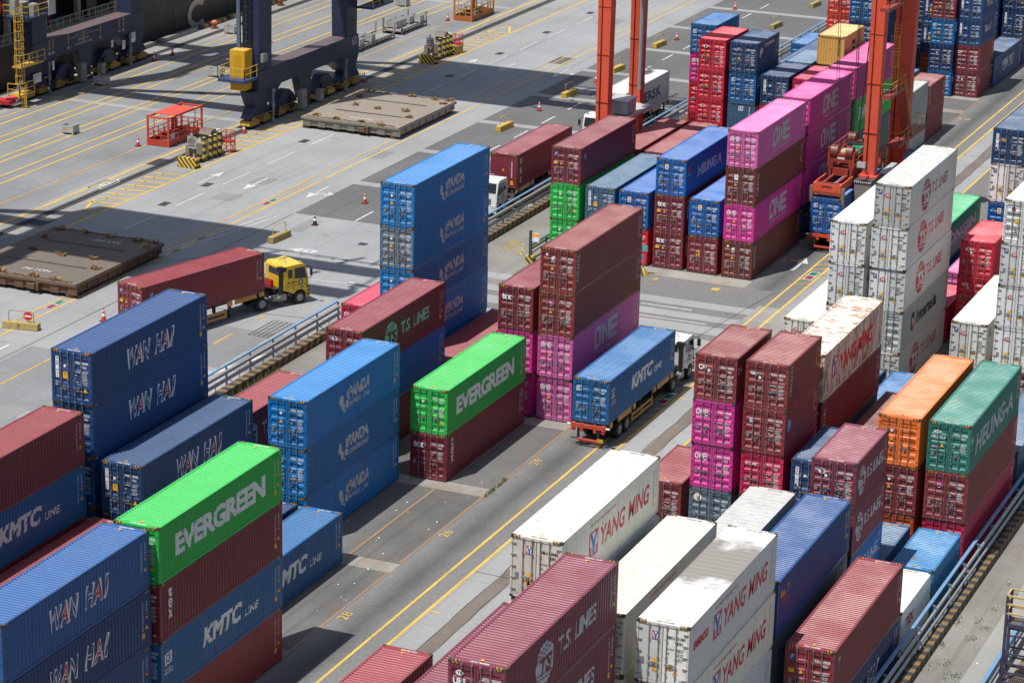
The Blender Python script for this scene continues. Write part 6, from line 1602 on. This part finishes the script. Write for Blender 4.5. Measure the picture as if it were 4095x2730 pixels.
# ------------------------------------------------------------------ steel stair tower at the lower right
PUR = paint('tower_purple', (.050,.042,.085), .35, .2); YW2 = paint('tower_rail', (.58,.40,.15), .3, .2)
t = thing('stair_tower', 'dark purple steel access tower with pale yellow rails at lower right', 'stair tower', (37.75, -14.4, -.03))
def tower_posts():
    for xx in (0, 2.2):
        for yy in (0, .9): MB().box(xx-.07, xx+.07, yy-.07, yy+.07, 0, 5.25).obj('post', PUR, t)
tower_posts()
for z in (.55, 3.75):
    b = MB(); b.box(.07, 2.13, -.05, .05, z-.2, z); b.box(.07, 2.13, .85, .95, z-.2, z); b.box(-.05, .05, .07, .83, z-.2, z); b.obj('floor_beam', PUR, t)
    b = MB()
    for i in range(22): b.box(.1+.095*i, .15+.095*i, .05, .85, z-.05, z-.01)
    b.obj('grating', paint('grating', (.22,.17,.10), .5, .5), t)
b = MB()
for z in (4.3, 4.8, 5.25):
    b.beam((0, -.04, z), (2.2, -.04, z), .09, .09); b.beam((-.03, 0, z), (-.03, .9, z), .08, .08); b.beam((0, .94, z), (2.2, .94, z), .08, .08)
b.obj('top_rail', YW2, t)
b = MB()
for z in (1.05, 1.55, 2.1, 3.1): b.beam((0, 0, z), (2.2, 0, z), .08, .08); b.beam((0, .9, z), (2.2, .9, z), .08, .08)
b.beam((0, .0, 2.1), (0, .9, 1.0), .06); b.obj('cross_rail', PUR, t)

# ------------------------------------------------------------------ weeds and litter
GR = plain('weed_green', (.085,.125,.035), .7, 0, .35)
b = MB(); rnd = random.Random(4)
def weeds(x, y, sx, sy, n, h):
    for i in range(n):
        px, py = rnd.gauss(x, sx), rnd.gauss(y, sy); a = rnd.uniform(0, 6.28); hh = h*rnd.uniform(.4, 1.1); q = rnd.uniform(.02, .045)
        d = Vector((math.cos(a), math.sin(a), 0)); l_ = rnd.uniform(.02, .16)
        b.add([(px-q*d.y, py+q*d.x, -.03), (px+q*d.y, py-q*d.x, -.03), (px+l_*d.x, py+l_*d.y, hh)], [(0,1,2)])
for i in range(18): weeds(3.12, -1.2+i*.19, .07, .12, int(18*rnd.uniform(.1, 1)), .15)
for i in range(40): weeds(-19.0, 1+i*.33, .22, .25, int(30*rnd.uniform(.1, 1)), .5)
for x, y in ((34.4, -12.8), (34.9, -14.4), (35.3, -14.2), (33.7, -13.0), (34.9, -5.5), (35.1, -4.0), (34.7, -8.2), (35.2, -6.8), (34.0, -7), (35.3, -1.4), (35.0, .5), (38.8, -8), (39.2, -9.5), (39.0, -6.5), (33.8, -9.5), (34.9, 3.0)): weeds(x+rnd.gauss(0, .2), y+rnd.gauss(0, .4), rnd.uniform(.04, .16), rnd.uniform(.08, .4), rnd.randint(5, 22), .14)
o = b.obj('weeds', GR, fix=False); o['kind'] = 'stuff'; o['label'] = 'tufts of green weeds along joints and kerbs'
b = MB()
for i in range(34):
    x, y = rnd.uniform(-2.5, 3.0), rnd.uniform(-24, 1); q = rnd.uniform(.02, .06)
    if rnd.random() < .3: x, y = rnd.uniform(33.6, 36), rnd.uniform(-14, 12)
    a = rnd.uniform(0, 3); c_, s_ = q*math.cos(a), q*math.sin(a); b.add([(x-c_, y-s_, -.02), (x+s_, y-c_, .0), (x+c_, y+s_, .03), (x-s_, y+c_, .0)], [(0,1,2,3)])
for i in range(60): b.add([(x_ := rnd.gauss(-66.3, .5), y_ := rnd.gauss(86.5, .35), -.02), (x_+.12, y_+.03, -.01), (x_+.05, y_+.13, .02)], [(0,1,2)], 1)
o = b.obj('litter', [INK['w'], BLK], fix=False); o['kind'] = 'stuff'; o['label'] = 'scattered scraps of litter on the ground'
